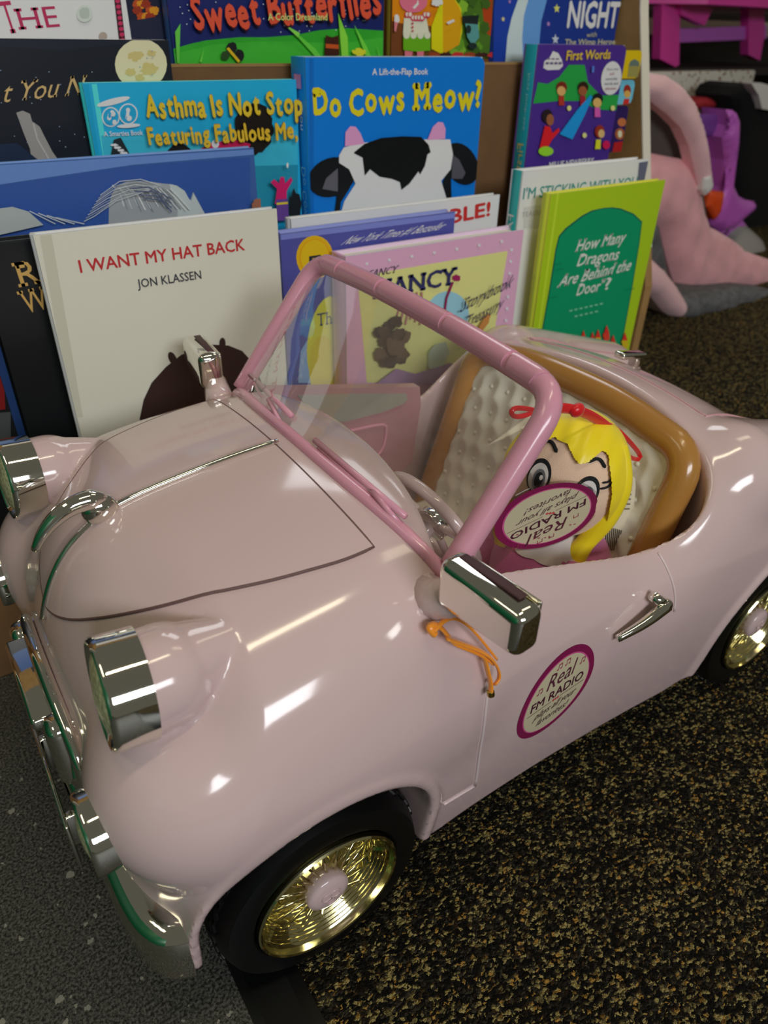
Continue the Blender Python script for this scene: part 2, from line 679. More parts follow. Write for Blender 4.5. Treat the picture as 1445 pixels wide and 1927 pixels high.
# ------------------------------------------------------------------ the tiered cardboard display that holds the books
rack = thing('cardboard_book_display', (0.4, 0.75, 0), 'tiered brown cardboard display holding rows of picture books behind the pink car', 'display')
T1, T2, T3 = 0.095, 0.277, 0.36


def rpart(name, m, fn):
    b = MB()
    fn(b)
    return b.build(name, rack)


X0R, X1R = -0.22, 0.905
rpart('base_tier', 'cardboard_dark', lambda b: b.box(((X0R + X1R) / 2, 0.731, T1 / 2), (X1R - X0R - 0.014, 0.26, T1), 'cardboard_dark', 0.001))
rpart('middle_tier', 'cardboard_dark', lambda b: b.box(((X0R + X1R) / 2, 0.78, (T1 + T2) / 2), (X1R - X0R, 0.16, T2 - T1), 'cardboard_dark', 0.001))


def _top(b):
    b.box(((X0R + X1R) / 2, 0.825, (T2 + T3) / 2), (X1R - X0R, 0.07, T3 - T2), 'cardboard_dark', 0.001)


rpart('top_tier', 'cardboard_dark', _top)
rpart('pocket_front', 'cardboard_dark', lambda b: (b.box(((X0R + X1R) / 2, 0.763, (T2 + 0.4885) / 2), (X1R - X0R - 0.002, 0.005, 0.4885 - T2 - 0.002), 'cardboard_dark'), b.box(((X0R + X1R) / 2, 0.763, 0.4885), (X1R - X0R - 0.002, 0.0058, 0.0025), 'cardboard')))
rpart('back_panel', 'cardboard', lambda b: b.box(((X0R + X1R) / 2, 0.865, 0.36), (X1R - X0R, 0.006, 0.72), 'cardboard'))


def _side(xa, xb):
    def fn(b):
        pr = [(0.657, 0.0), (0.862, 0.0), (0.862, 0.74), (0.80, 0.74), (0.754, 0.545), (0.657, 0.217)]
        b.slab([(xa, p[0], p[1]) for p in pr], (xb - xa, 0, 0), 'cardboard')
        # pale cut edge of the board
        e = [(0.80, 0.74), (0.754, 0.545), (0.672, 0.268)]
        for p, q in zip(e, e[1:]):
            d = np.array([q[0] - p[0], q[1] - p[1]])
            n = np.array([d[1], -d[0]]) / np.linalg.norm(d)
            if n[0] > 0:
                n = -n
            n *= 0.0006
            b.slab([(xa - 0.0002, p[0] + n[0], p[1] + n[1]), (xb + 0.0002, p[0] + n[0], p[1] + n[1]), (xb + 0.0002, q[0] + n[0], q[1] + n[1]), (xa - 0.0002, q[0] + n[0], q[1] + n[1])], (0, 0.002, 0.0), 'white_board_edge')
    return fn


rpart('side_panel', 'cardboard', _side(0.899, 0.914))
rpart('side_panel', 'cardboard', _side(-0.235, -0.22))


# ------------------------------------------------------------------ books
class Art:
    """printed matter, drawn on the cover plane at depth y"""

    def __init__(s, mb, y, rect):
        s.mb, s.y, s.rect, s.k = mb, y, rect, 1

    def lay(s):
        s.k += 1
        return s.y - 0.00010 * s.k

    def clip(s, P):
        x0, x1, z0, z1 = s.rect
        for ax, lim, sg in ((0, x0, 1), (0, x1, -1), (1, z0, 1), (1, z1, -1)):
            out = []
            for i in range(len(P)):
                a, b = P[i - 1], P[i]
                ia, ib = (a[ax] - lim) * sg >= 0, (b[ax] - lim) * sg >= 0
                if ia != ib:
                    t = (lim - a[ax]) / (b[ax] - a[ax])
                    out.append(tuple(np.array(a) + (np.array(b) - np.array(a)) * t))
                if ib:
                    out.append(tuple(b))
            P = out
            if not P:
                return []
        return P

    def poly(s, px, col, rough=0.35):
        P = [at(a, b, s.y) for a, b in px]
        P = s.clip([(p[0], p[2]) for p in P])
        if len(P) > 2:
            y = s.lay()
            s.mb.add([(p[0], y, p[1]) for p in P], [tuple(range(len(P)))], ink(col, rough), False)

    def blob(s, cx, cy, rx, ry, col, rot=0.0, n=22, wob=0.0):
        a = math.radians(rot)
        px = []
        for i in range(n):
            t = 2 * math.pi * i / n
            k = 1 + (wob * (random.random() - 0.5) if wob else 0)
            u, v = rx * k * math.cos(t), ry * k * math.sin(t)
            px.append((cx + u * math.cos(a) - v * math.sin(a), cy + u * math.sin(a) + v * math.cos(a)))
        s.poly(px, col)

    def line(s, pts, w, col):
        for a, b in zip(pts, pts[1:]):
            d = np.array([b[0] - a[0], b[1] - a[1]], float)
            d /= np.linalg.norm(d) + 1e-9
            n = np.array([-d[1], d[0]]) * w / 2
            s.poly([(a[0] + n[0], a[1] + n[1]), (b[0] + n[0], b[1] + n[1]), (b[0] - n[0], b[1] - n[1]), (a[0] - n[0], a[1] - n[1])], col)

    def text(s, t, p0, p1, h, col, **kw):
        P0, P1 = at(*p0, s.y), at(*p1, s.y)
        d = P1 - P0
        up = np.array([-d[2], 0, d[0]]) / np.linalg.norm(d)
        px0, py0 = p0
        top = at(px0, py0 - h, s.y)
        P2 = P0 + up * np.linalg.norm(top - P0)
        y = s.lay()
        text_on(s.mb, t, P0, P1, P2, ink(col), (0, y - s.y, 0), **kw)

    def stagger(s, t, p0, p1, h, col, amp=2.0, **kw):
        """letters that jump up and down a little"""
        W = []
        for c in t:
            if c != ' ':
                glyphs(c, **kw)
            W.append(0.24 if c == ' ' else _WD[(c, kw.get('bold', 0.0), kw.get('shear', 0.0), kw.get('serif', 0.0))])
        gap = 0.06
        tot, x = sum(W) + gap * (len(t) - 1), 0
        for i, c in enumerate(t):
            if c != ' ':
                a, b = x / tot, (x + W[i]) / tot
                dy = amp * (1 if i % 2 else -1)
                q0 = (p0[0] + (p1[0] - p0[0]) * a, p0[1] + (p1[1] - p0[1]) * a + dy)
                q1 = (p0[0] + (p1[0] - p0[0]) * b, p0[1] + (p1[1] - p0[1]) * b + dy - amp * 0.5)
                s.text(c, q0, q1, h, col, **kw)
            x += W[i] + gap


def book(name, label, y, x0, x1, z0, z1, t, cover, spine=None, edge=None, art=None, rnd=0.0, hinge=None, group='picture books in the cardboard display', page='page_paper', board=False, spine_art=None):
    root = thing(name, ((x0 + x1) / 2, y + t / 2, z0), label, 'book', group)
    ct = 0.0024
    out = [(x0, z0), (x1 - rnd, z0)]
    if rnd:
        out += [(x1 - rnd + rnd * math.sin(a), z0 + rnd - rnd * math.cos(a)) for a in np.linspace(0.2, 1.3, 5)]
        out += [(x1, z0 + rnd), (x1, z1 - rnd)]
        out += [(x1 - rnd + rnd * math.cos(a), z1 - rnd + rnd * math.sin(a)) for a in np.linspace(0.2, 1.3, 5)]
        out += [(x1 - rnd, z1), (x0, z1)]
    else:
        out += [(x1, z0), (x1, z1), (x0, z1)]
    cm = ink(cover)
    em = ink(edge or cover)
    fb = MB()
    n = len(out)
    fb.add([(p[0], y, p[1]) for p in out], [tuple(range(n))], cm, False)
    fb.add([(p[0], y + ct, p[1]) for p in out], [tuple(range(n))[::-1]], em, False)
    fb.add([(p[0], y, p[1]) for p in out] + [(p[0], y + ct, p[1]) for p in out], [(i, i + n, (i + 1) % n + n, (i + 1) % n) for i in range(n)], em, False)
    A = Art(fb, y, (x0 + 0.0004, x1 - 0.0004, z0, z1 - 0.0004))
    if hinge:
        yy = A.lay()
        fb.add([(x0 + 0.008, yy, z0), (x0 + 0.012, yy, z0), (x0 + 0.012, yy, z1), (x0 + 0.008, yy, z1)], [(0, 1, 2, 3)], ink(hinge), False)
    if art:
        art(A)
    fb.build('front_cover', root, fix=False)
    bb = MB()
    bb.slab([(p[0], y + t - ct, p[1]) for p in out], (0, ct, 0), em)
    bb.build('back_cover', root)
    sb = MB()
    if board:
        sb.box((x0 + 0.001, y + t / 2, (z0 + z1) / 2), (0.0024, t - 2 * ct - 0.0004, z1 - z0), ink(spine or cover), 0.0004)
    else:
        n2 = 7
        pr = [(x0 - 0.0016 * math.sin(math.pi * i / (n2 - 1)), y + ct + (t - 2 * ct) * i / (n2 - 1)) for i in range(n2)]
        pr += [(x0 + 0.0022, y + t - ct), (x0 + 0.0022, y + ct)]
        sb.slab([(p[0], p[1], z0) for p in pr], (0, 0, z1 - z0), ink(spine or cover))
    if spine_art:
        spine_art(sb)
    sb.build('spine', root)
    pb = MB()
    g = 0.0002 if board else 0.0035
    pb.box(((x0 + x1) / 2 + 0.0012 - g / 2, y + t / 2, (z0 + z1) / 2), (x1 - x0 - 0.0034 - g - (0.0 if not rnd else rnd * 0.3), t - 2 * ct, z1 - z0 - 2 * g), page)
    pb.build('page_block', root)
    return root


def spine_text(sb, txt, x, ya, yb, ztop, zbot, col, **kw):
    """title running down a spine face that looks to -x"""
    P0 = (x, ya, ztop)
    text_on(sb, txt, P0, (x, ya, zbot), (x, ya + (yb - ya), ztop), ink(col), (-0.00025, 0, 0), **kw)


# --- front row, left to right
def art_hat(a):
    a.poly([(74, 440), (96, 437), (156, 785), (136, 785)], '#b3b1a0')
    a.text('I WANT MY HAT BACK', (151, 513), (461, 470), 23, '#a8282c', bold=0.018)
    a.text('JON KLASSEN', (259, 542), (379, 524), 16, '#33363a', bold=0.014)
    a.poly([(270, 752), (285, 720), (312, 690), (340, 668), (368, 655), (398, 648), (430, 650), (455, 660), (478, 685), (492, 720), (500, 790), (262, 790)], '#33231f')
    a.blob(324, 674, 7, 13, '#33231f', rot=-25)
    a.blob(418, 646, 6, 11, '#33231f')


def art_black(a):
    a.text('R', (36, 541), (84, 531), 46, '#b99452', bold=-0.012, serif=0.07)
    a.text('WAR', (46, 591), (150, 566), 43, '#b99452', bold=-0.012, serif=0.07)
    a.poly([(0, 447), (500, 402), (500, 412), (0, 458)], '#1c2022')


book('large_black_book', 'large black book with gold letters, half hidden by the off-white book', 0.646, 0.060, 0.3005, T1, 0.378, 0.016, '#0e1113', art=art_black, page='page_paper')
book('red_backed_book', 'dark book with a red patch at the left end of the front row', 0.652, -0.13, 0.052, T1, 0.33, 0.014, '#101214', art=lambda a: (a.poly([(-60, 700), (6, 690), (10, 770), (-60, 780)], '#6a1414'), a.poly([(-60, 780), (20, 775), (20, 830), (-60, 830)], '#3c4040')))
book('off_white_picture_book', 'off-white picture book with red capital title, standing behind the far mirror of the pink car', 0.62, 0.0985, 0.3028, T1, 0.3855, 0.012, '#c3c1b2', spine='#d9d6c8', edge='#e2dfd2', art=art_hat)


def art_blue(a):
    a.poly([(-20, 312), (490, 280), (490, 290), (250, 310), (-20, 350)], '#5a7ab4')
    a.poly([(-20, 352), (250, 312), (470, 296), (470, 420), (-20, 450)], '#2b4b8e')
    a.poly([(204, 424), (205, 385), (210, 364), (222, 348), (240, 341), (265, 340), (285, 342), (305, 345), (325, 347), (345, 358), (354, 372), (358, 377), (363, 361), (372, 378), (385, 402), (390, 428)], '#8f9498')
    a.poly([(318, 346), (332, 349), (347, 359), (355, 374), (360, 378), (364, 364), (374, 382), (386, 404), (388, 426), (332, 426), (334, 395), (326, 370)], '#a9b2b2')
    for k in range(16):
        x0_, y0_ = 212 + 7 * k + random.uniform(-3, 3), 352 + random.uniform(-6, 8)
        a.line([(x0_, y0_), (x0_ + 14, y0_ + 14), (x0_ + 22 + k, y0_ + 40)], random.uniform(1.2, 3), ('#b9bdc0', '#7d8388', '#c9cccc')[k % 3])
    for k in range(9):
        a.line([(300 - 3 * k, 348 + k), (262 - 6 * k, 336 + 5 * k), (222 - 6 * k, 340 + 8 * k), (186 - 4 * k, 366 + 6 * k)], 1.3, ('#b2b7bb', '#8d949a')[k % 2])
    for k in range(4):
        a.line([(240 + 8 * k, 352 + 6 * k), (275 + 7 * k, 350 + 8 * k), (318, 372 + 8 * k)], 2.2, '#44506e')
    a.poly([(-10, 390), (20, 386), (50, 395), (78, 420), (-10, 440)], '#9aa09f')
    for k in range(4):
        a.line([(52 + k * 16, 394 + k * 4), (100 + k * 18, 418)], 1.8, '#aab0b2')
    a.blob(478, 385, 10, 14, '#8a5a44', wob=.3)


book('blue_picture_book', 'wide dark blue picture book with wispy white hair on its cover, behind the off-white book', 0.682, -0.06, 0.3135, T1, 0.4268, 0.013, '#34548f', edge='#6d8cc0', art=art_blue)


def art_purple(a):
    a.poly([(527, 440), (857, 400), (857, 410), (527, 452)], '#6a74b4')
    a.blob(592, 484, 35, 41, '#dd9d14')
    a.blob(592, 484, 29, 35, '#c98c12')
    a.blob(592, 484, 27, 33, '#e2a414')
    a.poly([(581, 482), (603, 479), (603, 498), (581, 500)], '#20222a')
    a.poly([(586, 486), (598, 484), (592, 491)], '#e2a414')
    a.text('New York Times #1 Bestseller', (640, 461), (826, 432), 14, '#cfd0e2', shear=0.12)
    a.poly([(560, 720), (565, 660), (600, 600), (660, 560), (664, 575), (615, 640), (600, 720)], '#7f9fd0')
    a.blob(612, 640, 34, 84, '#d8cc22', rot=8)
    a.blob(606, 690, 26, 60, '#c9b81a')
    a.text('The', (596, 614), (636, 606), 24, '#23264a', serif=0.05)
    a.poly([(636, 520), (700, 512), (700, 720), (636, 720)], '#3a4a7c')


def art_pink(a):
    a.poly([(672, 520), (955, 472), (930, 625), (920, 720), (690, 720)], '#d9d67e')
    a.blob(842, 590, 40, 42, '#86b4cc')
    for k in range(7):
        a.blob(690 + 42 * k, 496 - 7 * k, 3, 3, '#dcc0d0')
        a.blob(962 - 2 * k, 470 + 22 * k, 3, 3, '#dcc0d0')
    a.text('FANCY', (690, 522), (744, 512), 13, '#4a4058', shear=0.1, serif=0.04)
    a.text('NANCY', (700, 562), (857, 533), 33, '#2b2c58', bold=0.02, serif=0.05)
    a.line([(850, 530), (838, 560), (834, 590)], 4, '#7a1c48')
    a.blob(856, 522, 8, 6, '#8a1c50', wob=.4)
    for k in range(6):
        a.line([(745 + 9 * k, 548), (752 + 8 * k, 572), (742 + 9 * k, 600 + 5 * (k % 3))], 3, '#a06a6a')
    # a plain mass of dark curls and a few flat colours
    for k in range(26):
        a.blob(735 + random.uniform(-26, 26), 640 + random.uniform(-38, 42), 11, 11, ('#4a3628', '#5c4634', '#3d2c22')[k % 3], wob=.4)
    a.poly([(800, 660), (812, 645), (832, 640), (840, 660), (826, 690), (800, 690)], '#9aa890')
    a.poly([(775, 700), (840, 680), (880, 690), (880, 720), (700, 720), (740, 690)], '#8a6a8c')
    a.blob(905, 605, 6, 18, '#b07840', rot=30, wob=.3)
    a.text('Storybook', (857, 586), (953, 538), 21, '#2c2a4a', shear=0.16)
    a.text('Treasury', (864, 618), (936, 578), 20, '#2c2a4a', shear=0.16)


def art_ble(a):
    a.text('TERRIBLE!', (722, 447), (922, 405), 27, '#b02a28', bold=0.03)


book('white_book_with_red_letters', 'white book with bold red letters, mostly hidden behind the purple-blue book', 0.664, 0.339, 0.607, T1, 0.3648, 0.013, '#c9c8c4', edge='#e4e2dc', art=art_ble)
book('purple_bestseller_book', 'purple-blue book with a round orange seal and a bestseller line along the top', 0.636, 0.3125, 0.520, T1, 0.3597, 0.016, '#45478c', edge='#7d86bc', art=art_purple)
book('pink_treasury_book', 'thick pink-bordered book with a yellow cover panel, seen through the windshield', 0.604, 0.3640, 0.5925, T1, 0.3395, 0.026, '#cc98b2', edge='#dcaec4', art=art_pink)


def art_stick(a):
    a.poly([(985, 390), (1210, 360), (1210, 420), (985, 430)], '#b4b4b4')
    a.text("I'M STICKING WITH YOU", (983, 375), (1197, 351), 20, '#35807f', bold=0.012)
    a.text('TEAGUE', (981, 409), (1022, 403), 9, '#8a8a88')
    a.poly([(1202, 306), (1220, 303), (1216, 350), (1198, 353)], '#5a5c70')


def sp_stick(sb):
    spine_text(sb, 'FAIRBAIRNS', 0.6145, 0.645, 0.655, 0.345, 0.25, '#d6dad8')


book('white_book_with_teal_title', 'white book with teal capital title and teal spine, behind the lime green book', 0.64, 0.6165, 0.8270, T1, 0.3915, 0.019, '#cac9c6', spine='#2f9c9a', edge='#e8e6e0', art=art_stick, spine_art=sp_stick)


def art_green(a):
    arch = [(1021, 625), (1036, 540), (1047, 470), (1053, 446), (1066, 431), (1096, 408), (1115, 398), (1134, 393), (1150, 392), (1165, 394), (1190, 404), (1206, 419), (1201, 460), (1188, 540), (1168, 650), (1140, 720), (1000, 720)]
    c = np.mean(arch, axis=0)
    a.poly([(p[0] + 2 * np.sign(p[0] - c[0]), p[1] - 2) for p in arch], '#14584a')
    a.poly(arch, '#0b8458')
    W = '#c3d6bd'
    a.text('How Many', (1081, 474), (1173, 456), 21, W, shear=0.05, serif=0.05, bold=0.014)
    a.text('Dragons', (1084, 501), (1161, 488), 21, W, shear=0.05, serif=0.05, bold=0.014)
    a.text('Are Behind the', (1047, 541), (1183, 508), 21, W, shear=0.05, serif=0.05, bold=0.014)
    a.text('Door"', (1083, 556), (1133, 546), 20, W, shear=0.05, serif=0.05, bold=0.014)
    a.text('?', (1136, 545), (1146, 543), 20, W, shear=0.05, bold=0.02)
    for k in range(7):
        a.line([(1070 + 9.4 * k, 585 - 2.2 * k), (1076 + 9.4 * k, 583.6 - 2.2 * k)], 3, '#6aae8e')
    for k in range(5):
        a.line([(1079 + 9.4 * k, 595 - 2.2 * k), (1085 + 9.4 * k, 593.6 - 2.2 * k)], 3, '#6aae8e')
    for (x, y) in ((1040, 498), (1042, 508), (1030, 560), (1175, 545)):
        a.line([(x, y), (x + 16, y - 3)], 1.2, '#0a6a48')
    for k, (x, y) in enumerate(((1095, 642), (1112, 645), (1122, 640), (1138, 632), (1150, 650), (1172, 645), (1082, 650))):
        a.blob(x, y, 6, 10, ('#c23a2c', '#d8d2c0', '#b8a020')[k % 3], wob=.4)
        a.poly([(x - 5, y - 6), (x, y - 22), (x + 5, y - 6)], '#c0302a')


book('lime_green_book', 'lime green book with dark green arch on its cover, front row right end', 0.61, 0.6338, 0.8285, T1, 0.3715, 0.0125, '#97b41e', spine='#b8c83a', edge='#c8d840', hinge='#a9c22c', art=art_green)


# --- second row
def art_dark(a):
    a.poly([(-40, 85), (120, 95), (330, 72), (330, 330), (-40, 330)], '#10151f')
    a.blob(265, 121, 49, 48, '#c9bf9c')
    for (x, y, r_) in ((255, 105, 14), (280, 130, 16), (245, 135, 10), (285, 100, 8), (262, 146, 9)):
        a.blob(x, y, r_, r_ * .7, '#b7a86c', wob=.5)
    a.text('t You N', (2, 193), (152, 178), 36, '#b99c68', shear=0.14, serif=0.03)
    a.poly([(30, 212), (42, 208), (56, 214), (60, 228), (74, 238), (84, 258), (98, 285), (116, 310), (60, 312), (56, 280), (44, 250)], '#8b8784')
    a.line([(62, 232), (70, 262), (92, 300)], 3, '#a5a19c')
    for k in range(34):
        a.blob(random.uniform(0, 320), random.uniform(90, 300), 1.2, 1.2, '#7f8fa6', n=6)
    a.poly([(-10, 270), (30, 268), (70, 300), (-10, 310)], '#14243c')


def art_asthma(a):
    a.poly([(145, 160), (166, 158), (188, 300), (168, 300)], '#1090b8')
    a.poly([(172, 158), (182, 158), (204, 300), (194, 300)], '#4ad0ea')
    a.poly([(190, 255), (560, 245), (560, 420), (210, 420)], '#34a4bc')
    a.poly([(190, 320), (560, 310), (560, 420), (210, 420)], '#1e7f98')
    a.blob(213, 191, 32, 6, '#e4f2f4', rot=-14)
    for (x, y, rx, ry) in ((208, 220, 17, 19), (240, 214, 18, 20)):
        a.blob(x, y, rx, ry, '#e8f4f6')
        a.blob(x, y, rx - 2.5, ry - 2.5, '#1d93bd')
        for k in range(5):
            a.blob(x + random.uniform(-9, 9), y + random.uniform(-10, 10), 4, 5, '#e8f4f6')
            a.blob(x + random.uniform(-9, 9), y + random.uniform(-10, 10), 2.5, 3.5, '#1d93bd')
    a.blob(240, 236, 22, 4, '#e4f2f4', rot=-4)
    a.text('A Smarties Book', (194, 256), (267, 253), 9, '#e4f2f4', bold=0.015)
    a.poly([(205, 300), (212, 262), (225, 258), (240, 285), (246, 300)], '#1c2426')
    for k in range(5):
        a.blob(213 + 6 * k, 272 + 5 * k, 7, 2.5, '#d4dcdc', wob=.4)
    a.blob(475, 240, 36, 48, '#17120f', wob=.12, n=34)
    a.blob(335, 300, 30, 30, '#17120f', wob=.12)
    a.poly([(370, 282), (392, 268), (440, 262), (468, 270), (460, 300), (370, 300)], '#b01848')
    a.blob(402, 270, 7, 8, '#e8e4e0')
    a.stagger('Asthma Is Not Stop', (273, 221), (566, 214), 40, '#7a5a18', amp=1.5, bold=0.05)
    a.stagger('Asthma Is Not Stop', (272, 220), (564, 213), 39, '#e2a92a', amp=1.5, bold=0.038)
    a.stagger('Featuring Fabulous Me,', (275, 272), (552, 259), 31, '#7a5a18', amp=1.2, bold=0.05)
    a.stagger('Featuring Fabulous Me,', (274, 271), (551, 258), 30, '#dda22a', amp=1.2, bold=0.038)
    a.poly([(508, 380), (512, 352), (500, 340), (506, 334), (516, 342), (518, 330), (525, 330), (527, 342), (538, 330), (541, 336), (530, 356), (530, 380)], '#b8185a')
    a.poly([(510, 372), (532, 370), (534, 410), (512, 412)], '#5a3a80')
    a.line([(511, 380), (532, 378)], 4, '#c8b02a')
    a.blob(545, 385, 12, 30, '#15191c', wob=.4)
    a.blob(531, 308, 2, 5, '#e8f6f8')


def art_cows(a):
    a.poly([(582, 110), (590, 110), (590, 420), (582, 420)], '#0a5eac')
    a.text('A Lift-the-Flap Book', (700, 141), (805, 140), 12, '#dce6ee', bold=0.02)
    a.stagger('Do Cows Meow?', (590, 218), (904, 203), 47, '#e6b81c', amp=3, bold=0.04, serif=0.09)
    for (x, y, rx, ry, r_) in ((623, 333, 46, 36, -24), (866, 308, 30, 42, -28)):
        a.blob(x, y, rx, ry, '#101316', rot=r_)
    a.poly([(645, 310), (668, 330), (655, 356), (640, 380), (636, 420), (625, 420), (632, 370), (620, 340)], '#101316')
    a.poly([(605, 355), (612, 335), (634, 316), (634, 360)], '#55555c')
    a.poly([(849, 290), (862, 300), (874, 325), (868, 336), (848, 336)], '#4a4a52')
    a.poly([(832, 340), (846, 310), (848, 380), (836, 420), (828, 380)], '#101316')
    a.poly([(636, 292), (645, 277), (680, 268), (800, 262), (845, 262), (850, 290), (846, 318), (828, 340), (836, 366), (852, 420), (634, 420), (646, 378), (667, 345), (655, 318), (636, 306)], '#d8dadc')
    a.poly([(647, 275), (648, 248), (657, 237), (667, 238), (676, 250), (684, 270)], '#d08ab4')
    a.poly([(802, 263), (812, 238), (822, 229), (831, 230), (836, 242), (835, 261)], '#d08ab4')
    a.poly([(664, 286), (684, 270), (715, 259), (755, 256), (790, 257), (804, 272), (808, 286), (802, 290), (797, 312), (788, 328), (785, 322), (768, 345), (753, 357), (750, 342), (735, 336), (712, 332), (694, 318), (684, 330), (680, 296), (664, 288)], '#0c0e10')


def sp_cows(sb):
    spine_text(sb, 'Yoon', 0.3872, 0.722, 0.729, 0.462, 0.434, '#d8e4f0')
    spine_text(sb, 'Do Cows Meow?', 0.3872, 0.720, 0.729, 0.40, 0.30, '#6aa6d8')
    sb.add([(0.3869, 0.722, 0.482), (0.3869, 0.736, 0.482), (0.3869, 0.736, 0.47), (0.3869, 0.722, 0.47)], [(0, 1, 2, 3)], ink('#c878a8'), False)


book('cyan_picture_book', 'cyan picture book with two-line yellow title, left of the blue cow book', 0.731, 0.1830, 0.3865, T2, 0.4775, 0.0115, '#1c9ac4', spine='#38c0dc', edge='#6ad4e6', art=art_asthma)
book('night_sky_book', 'dark night-sky book with a pale moon and gold script title', 0.745, 0.0, 0.2675, T2, 0.5085, 0.011, '#151b28', edge='#d0d4d8', art=art_dark)
book('blue_cow_book', 'bright blue board book with a black and white cow and yellow title', 0.715, 0.3885, 0.6125, T2, 0.4965, 0.029, '#0a6cc0', spine='#1478cc', edge='#2a8ad6', rnd=0.009, art=art_cows, board=True, spine_art=sp_cows)


def art_first(a):
    a.poly([(1003, 195), (1012, 155), (1030, 158), (1052, 145), (1070, 122), (1100, 122), (1106, 155), (1130, 180), (1168, 178), (1160, 208), (1125, 206), (1090, 190), (1050, 190)], '#23903e')
    a.poly([(1022, 128), (1024, 115), (1034, 108), (1040, 96), (1050, 100), (1057, 113), (1059, 124), (1052, 131), (1030, 132)], '#e4e0e2')
    for k in range(3):
        a.line([(1029 + 8 * k, 111), (1035 + 8 * k, 110.7)], 3, '#7a6a80')
    for k in range(4):
        a.line([(1026 + 8 * k, 119), (1032 + 8 * k, 118.7)], 4, '#5a4a70')
    a.blob(1149, 147, 19, 32, '#e4e0e2', rot=8)
    for k, t in enumerate(('More than', '60', 'everyday', 'words and', 'phrases')):
        wv = (0.8, 0.3, 0.8, 0.9, 0.7)[k] * 14
        a.text(t, (1151 - wv - k, 133 + 9 * k), (1151 + wv - k, 132 + 9 * k), 5, '#8a3a48' if k in (1, 4) else '#4a4a60')
    a.text('First Words', (1063, 113), (1146, 110), 17, '#e0a83c', bold=0.025)
    for (x, y, hair, skin, shirt) in ((1054, 168, '#6a2418', '#d89a5c', '#a03024'), (1094, 168, '#2a1a14', '#8a5030', '#8a2030'), (1121, 190, '#16181e', '#d8a05c', '#c050a0')):
        a.blob(x + 1, y - 4, 10, 11, hair)
        a.blob(x, y + 3, 8, 9, skin)
        a.poly([(x - 5, y + 12), (x + 5, y + 12), (x + 6, y + 30), (x - 5, y + 30)], shirt)
    a.poly([(1108, 178), (1112, 182), (1098, 215), (1074, 262), (1050, 252), (1082, 208)], '#1a86d0')
    a.blob(1027, 218, 10, 13, '#221a1c')
    a.blob(1032, 225, 7, 11, '#8a5436')
    a.poly([(1022, 236), (1032, 238), (1036, 250), (1048, 240), (1050, 246), (1036, 262), (1028, 276), (1012, 278)], '#cc1c24')
    a.blob(1024, 284, 14, 9, '#86c02c')
    a.blob(1125, 247, 9, 12, '#8a2c1c')
    a.blob(1128, 251, 6, 8, '#d8a46c')
    a.poly([(1118, 262), (1127, 262), (1126, 280), (1116, 280)], '#d8cc2a')
    a.blob(1137, 272, 7, 8, '#b8184c')
    for (x, y) in ((1067, 203), (1096, 254), (1149, 203)):
        a.blob(x, y, 4, 5, '#d8cc7a')
    a.line([(1112, 124), (1111, 136)], 4, '#4a70c0')
    a.text('MILLIE NEWBERRY', (1028, 316), (1112, 307), 11, '#c8c8e0', bold=0.02)


first = book('purple_board_book', 'thick purple board book with coloured index tabs and a teal spine', 0.722, 0.6975, 0.8480, T2, 0.5085, 0.024, '#41287c', spine='#1a9ab0', edge='#6a50a0', rnd=0.009, art=art_first, board=True,
             spine_art=lambda sb: (spine_text(sb, 'first look-see', 0.6965, 0.730, 0.734, 0.48, 0.42, '#8ad0dc'), spine_text(sb, 'First Words', 0.6965, 0.728, 0.738, 0.405, 0.32, '#d8b860')))
# the index tabs step out past the cover
for k, (za, zb, c, xr) in enumerate(((0.4725, 0.503, '#d2a80c', 0.8845), (0.443, 0.4705, '#62aed0', 0.8845), (0.386, 0.441, '#2a1a52', 0.8845))):
    tb = MB()
    yy = 0.7265 + 0.003 * k
    pts = [(0.838, za), (xr - 0.006, za), (xr - 0.0018, za + 0.0018), (xr, za + 0.006), (xr, zb - 0.006), (xr - 0.0018, zb - 0.0018), (xr - 0.006, zb), (0.838, zb)]
    tb.slab([(p[0], yy, p[1]) for p in pts], (0, 0.0028, 0), ink(c))
    A = Art(tb, yy, (0.8485, 0.884, za, zb))
    if k == 0:
        A.poly([(1183, 122), (1186, 115), (1194, 111), (1202, 117), (1203, 124), (1200, 145), (1180, 145)], '#8a8248')
        A.poly([(1183, 124), (1203, 124), (1202, 116), (1194, 111), (1186, 115)], '#5a6a62')
    elif k == 1:
        A.blob(1180, 170, 7, 11, '#8a2a20')
        A.blob(1180, 177, 6, 7, '#d89a4c')
        A.poly([(1174, 186), (1184, 186), (1182, 202), (1170, 202)], '#b82a28')
    else:
        A.blob(1170, 230, 8, 8, '#b0663c')
        A.blob(1166, 252, 9, 11, '#9a5630')
        A.blob(1166, 252, 4, 7, '#d8c8a8')
        A.poly([(1155, 268), (1184, 264), (1180, 290), (1150, 294)], '#a01c20')
    tb.build('index_tab', first, fix=False)


# --- top row
def art_the(a):
    a.text('T', (13, 64), (38, 61), 58, '#a3224c', serif=0.06)
    a.text('HE', (36, 56), (113, 50), 38, '#a3224c', serif=0.06)
    a.poly([(214, -6), (226, -6), (236, 80), (224, 80)], '#3a1a24')
    for k in range(8):
        a.blob(221 + 1.3 * k, 2 + 10.5 * k, 4.5, 4, '#b02a52')
    a.blob(158, 26, 15, 16, '#b8bfb8')
    a.blob(158, 25, 10, 11, '#a3aca4', wob=.2)
    a.blob(193, 68, 8, 8, '#9c8f84')


def art_orange(a):
    for k in range(9):
        a.blob(258 + 8 * (k % 5), 8 + 12 * (k // 3), 9, 8, ('#a84418', '#c8821c', '#8a2c14')[k % 3], wob=.4)
    a.poly([(243, 40), (300, 30), (310, 90), (243, 90)], '#1c2038')


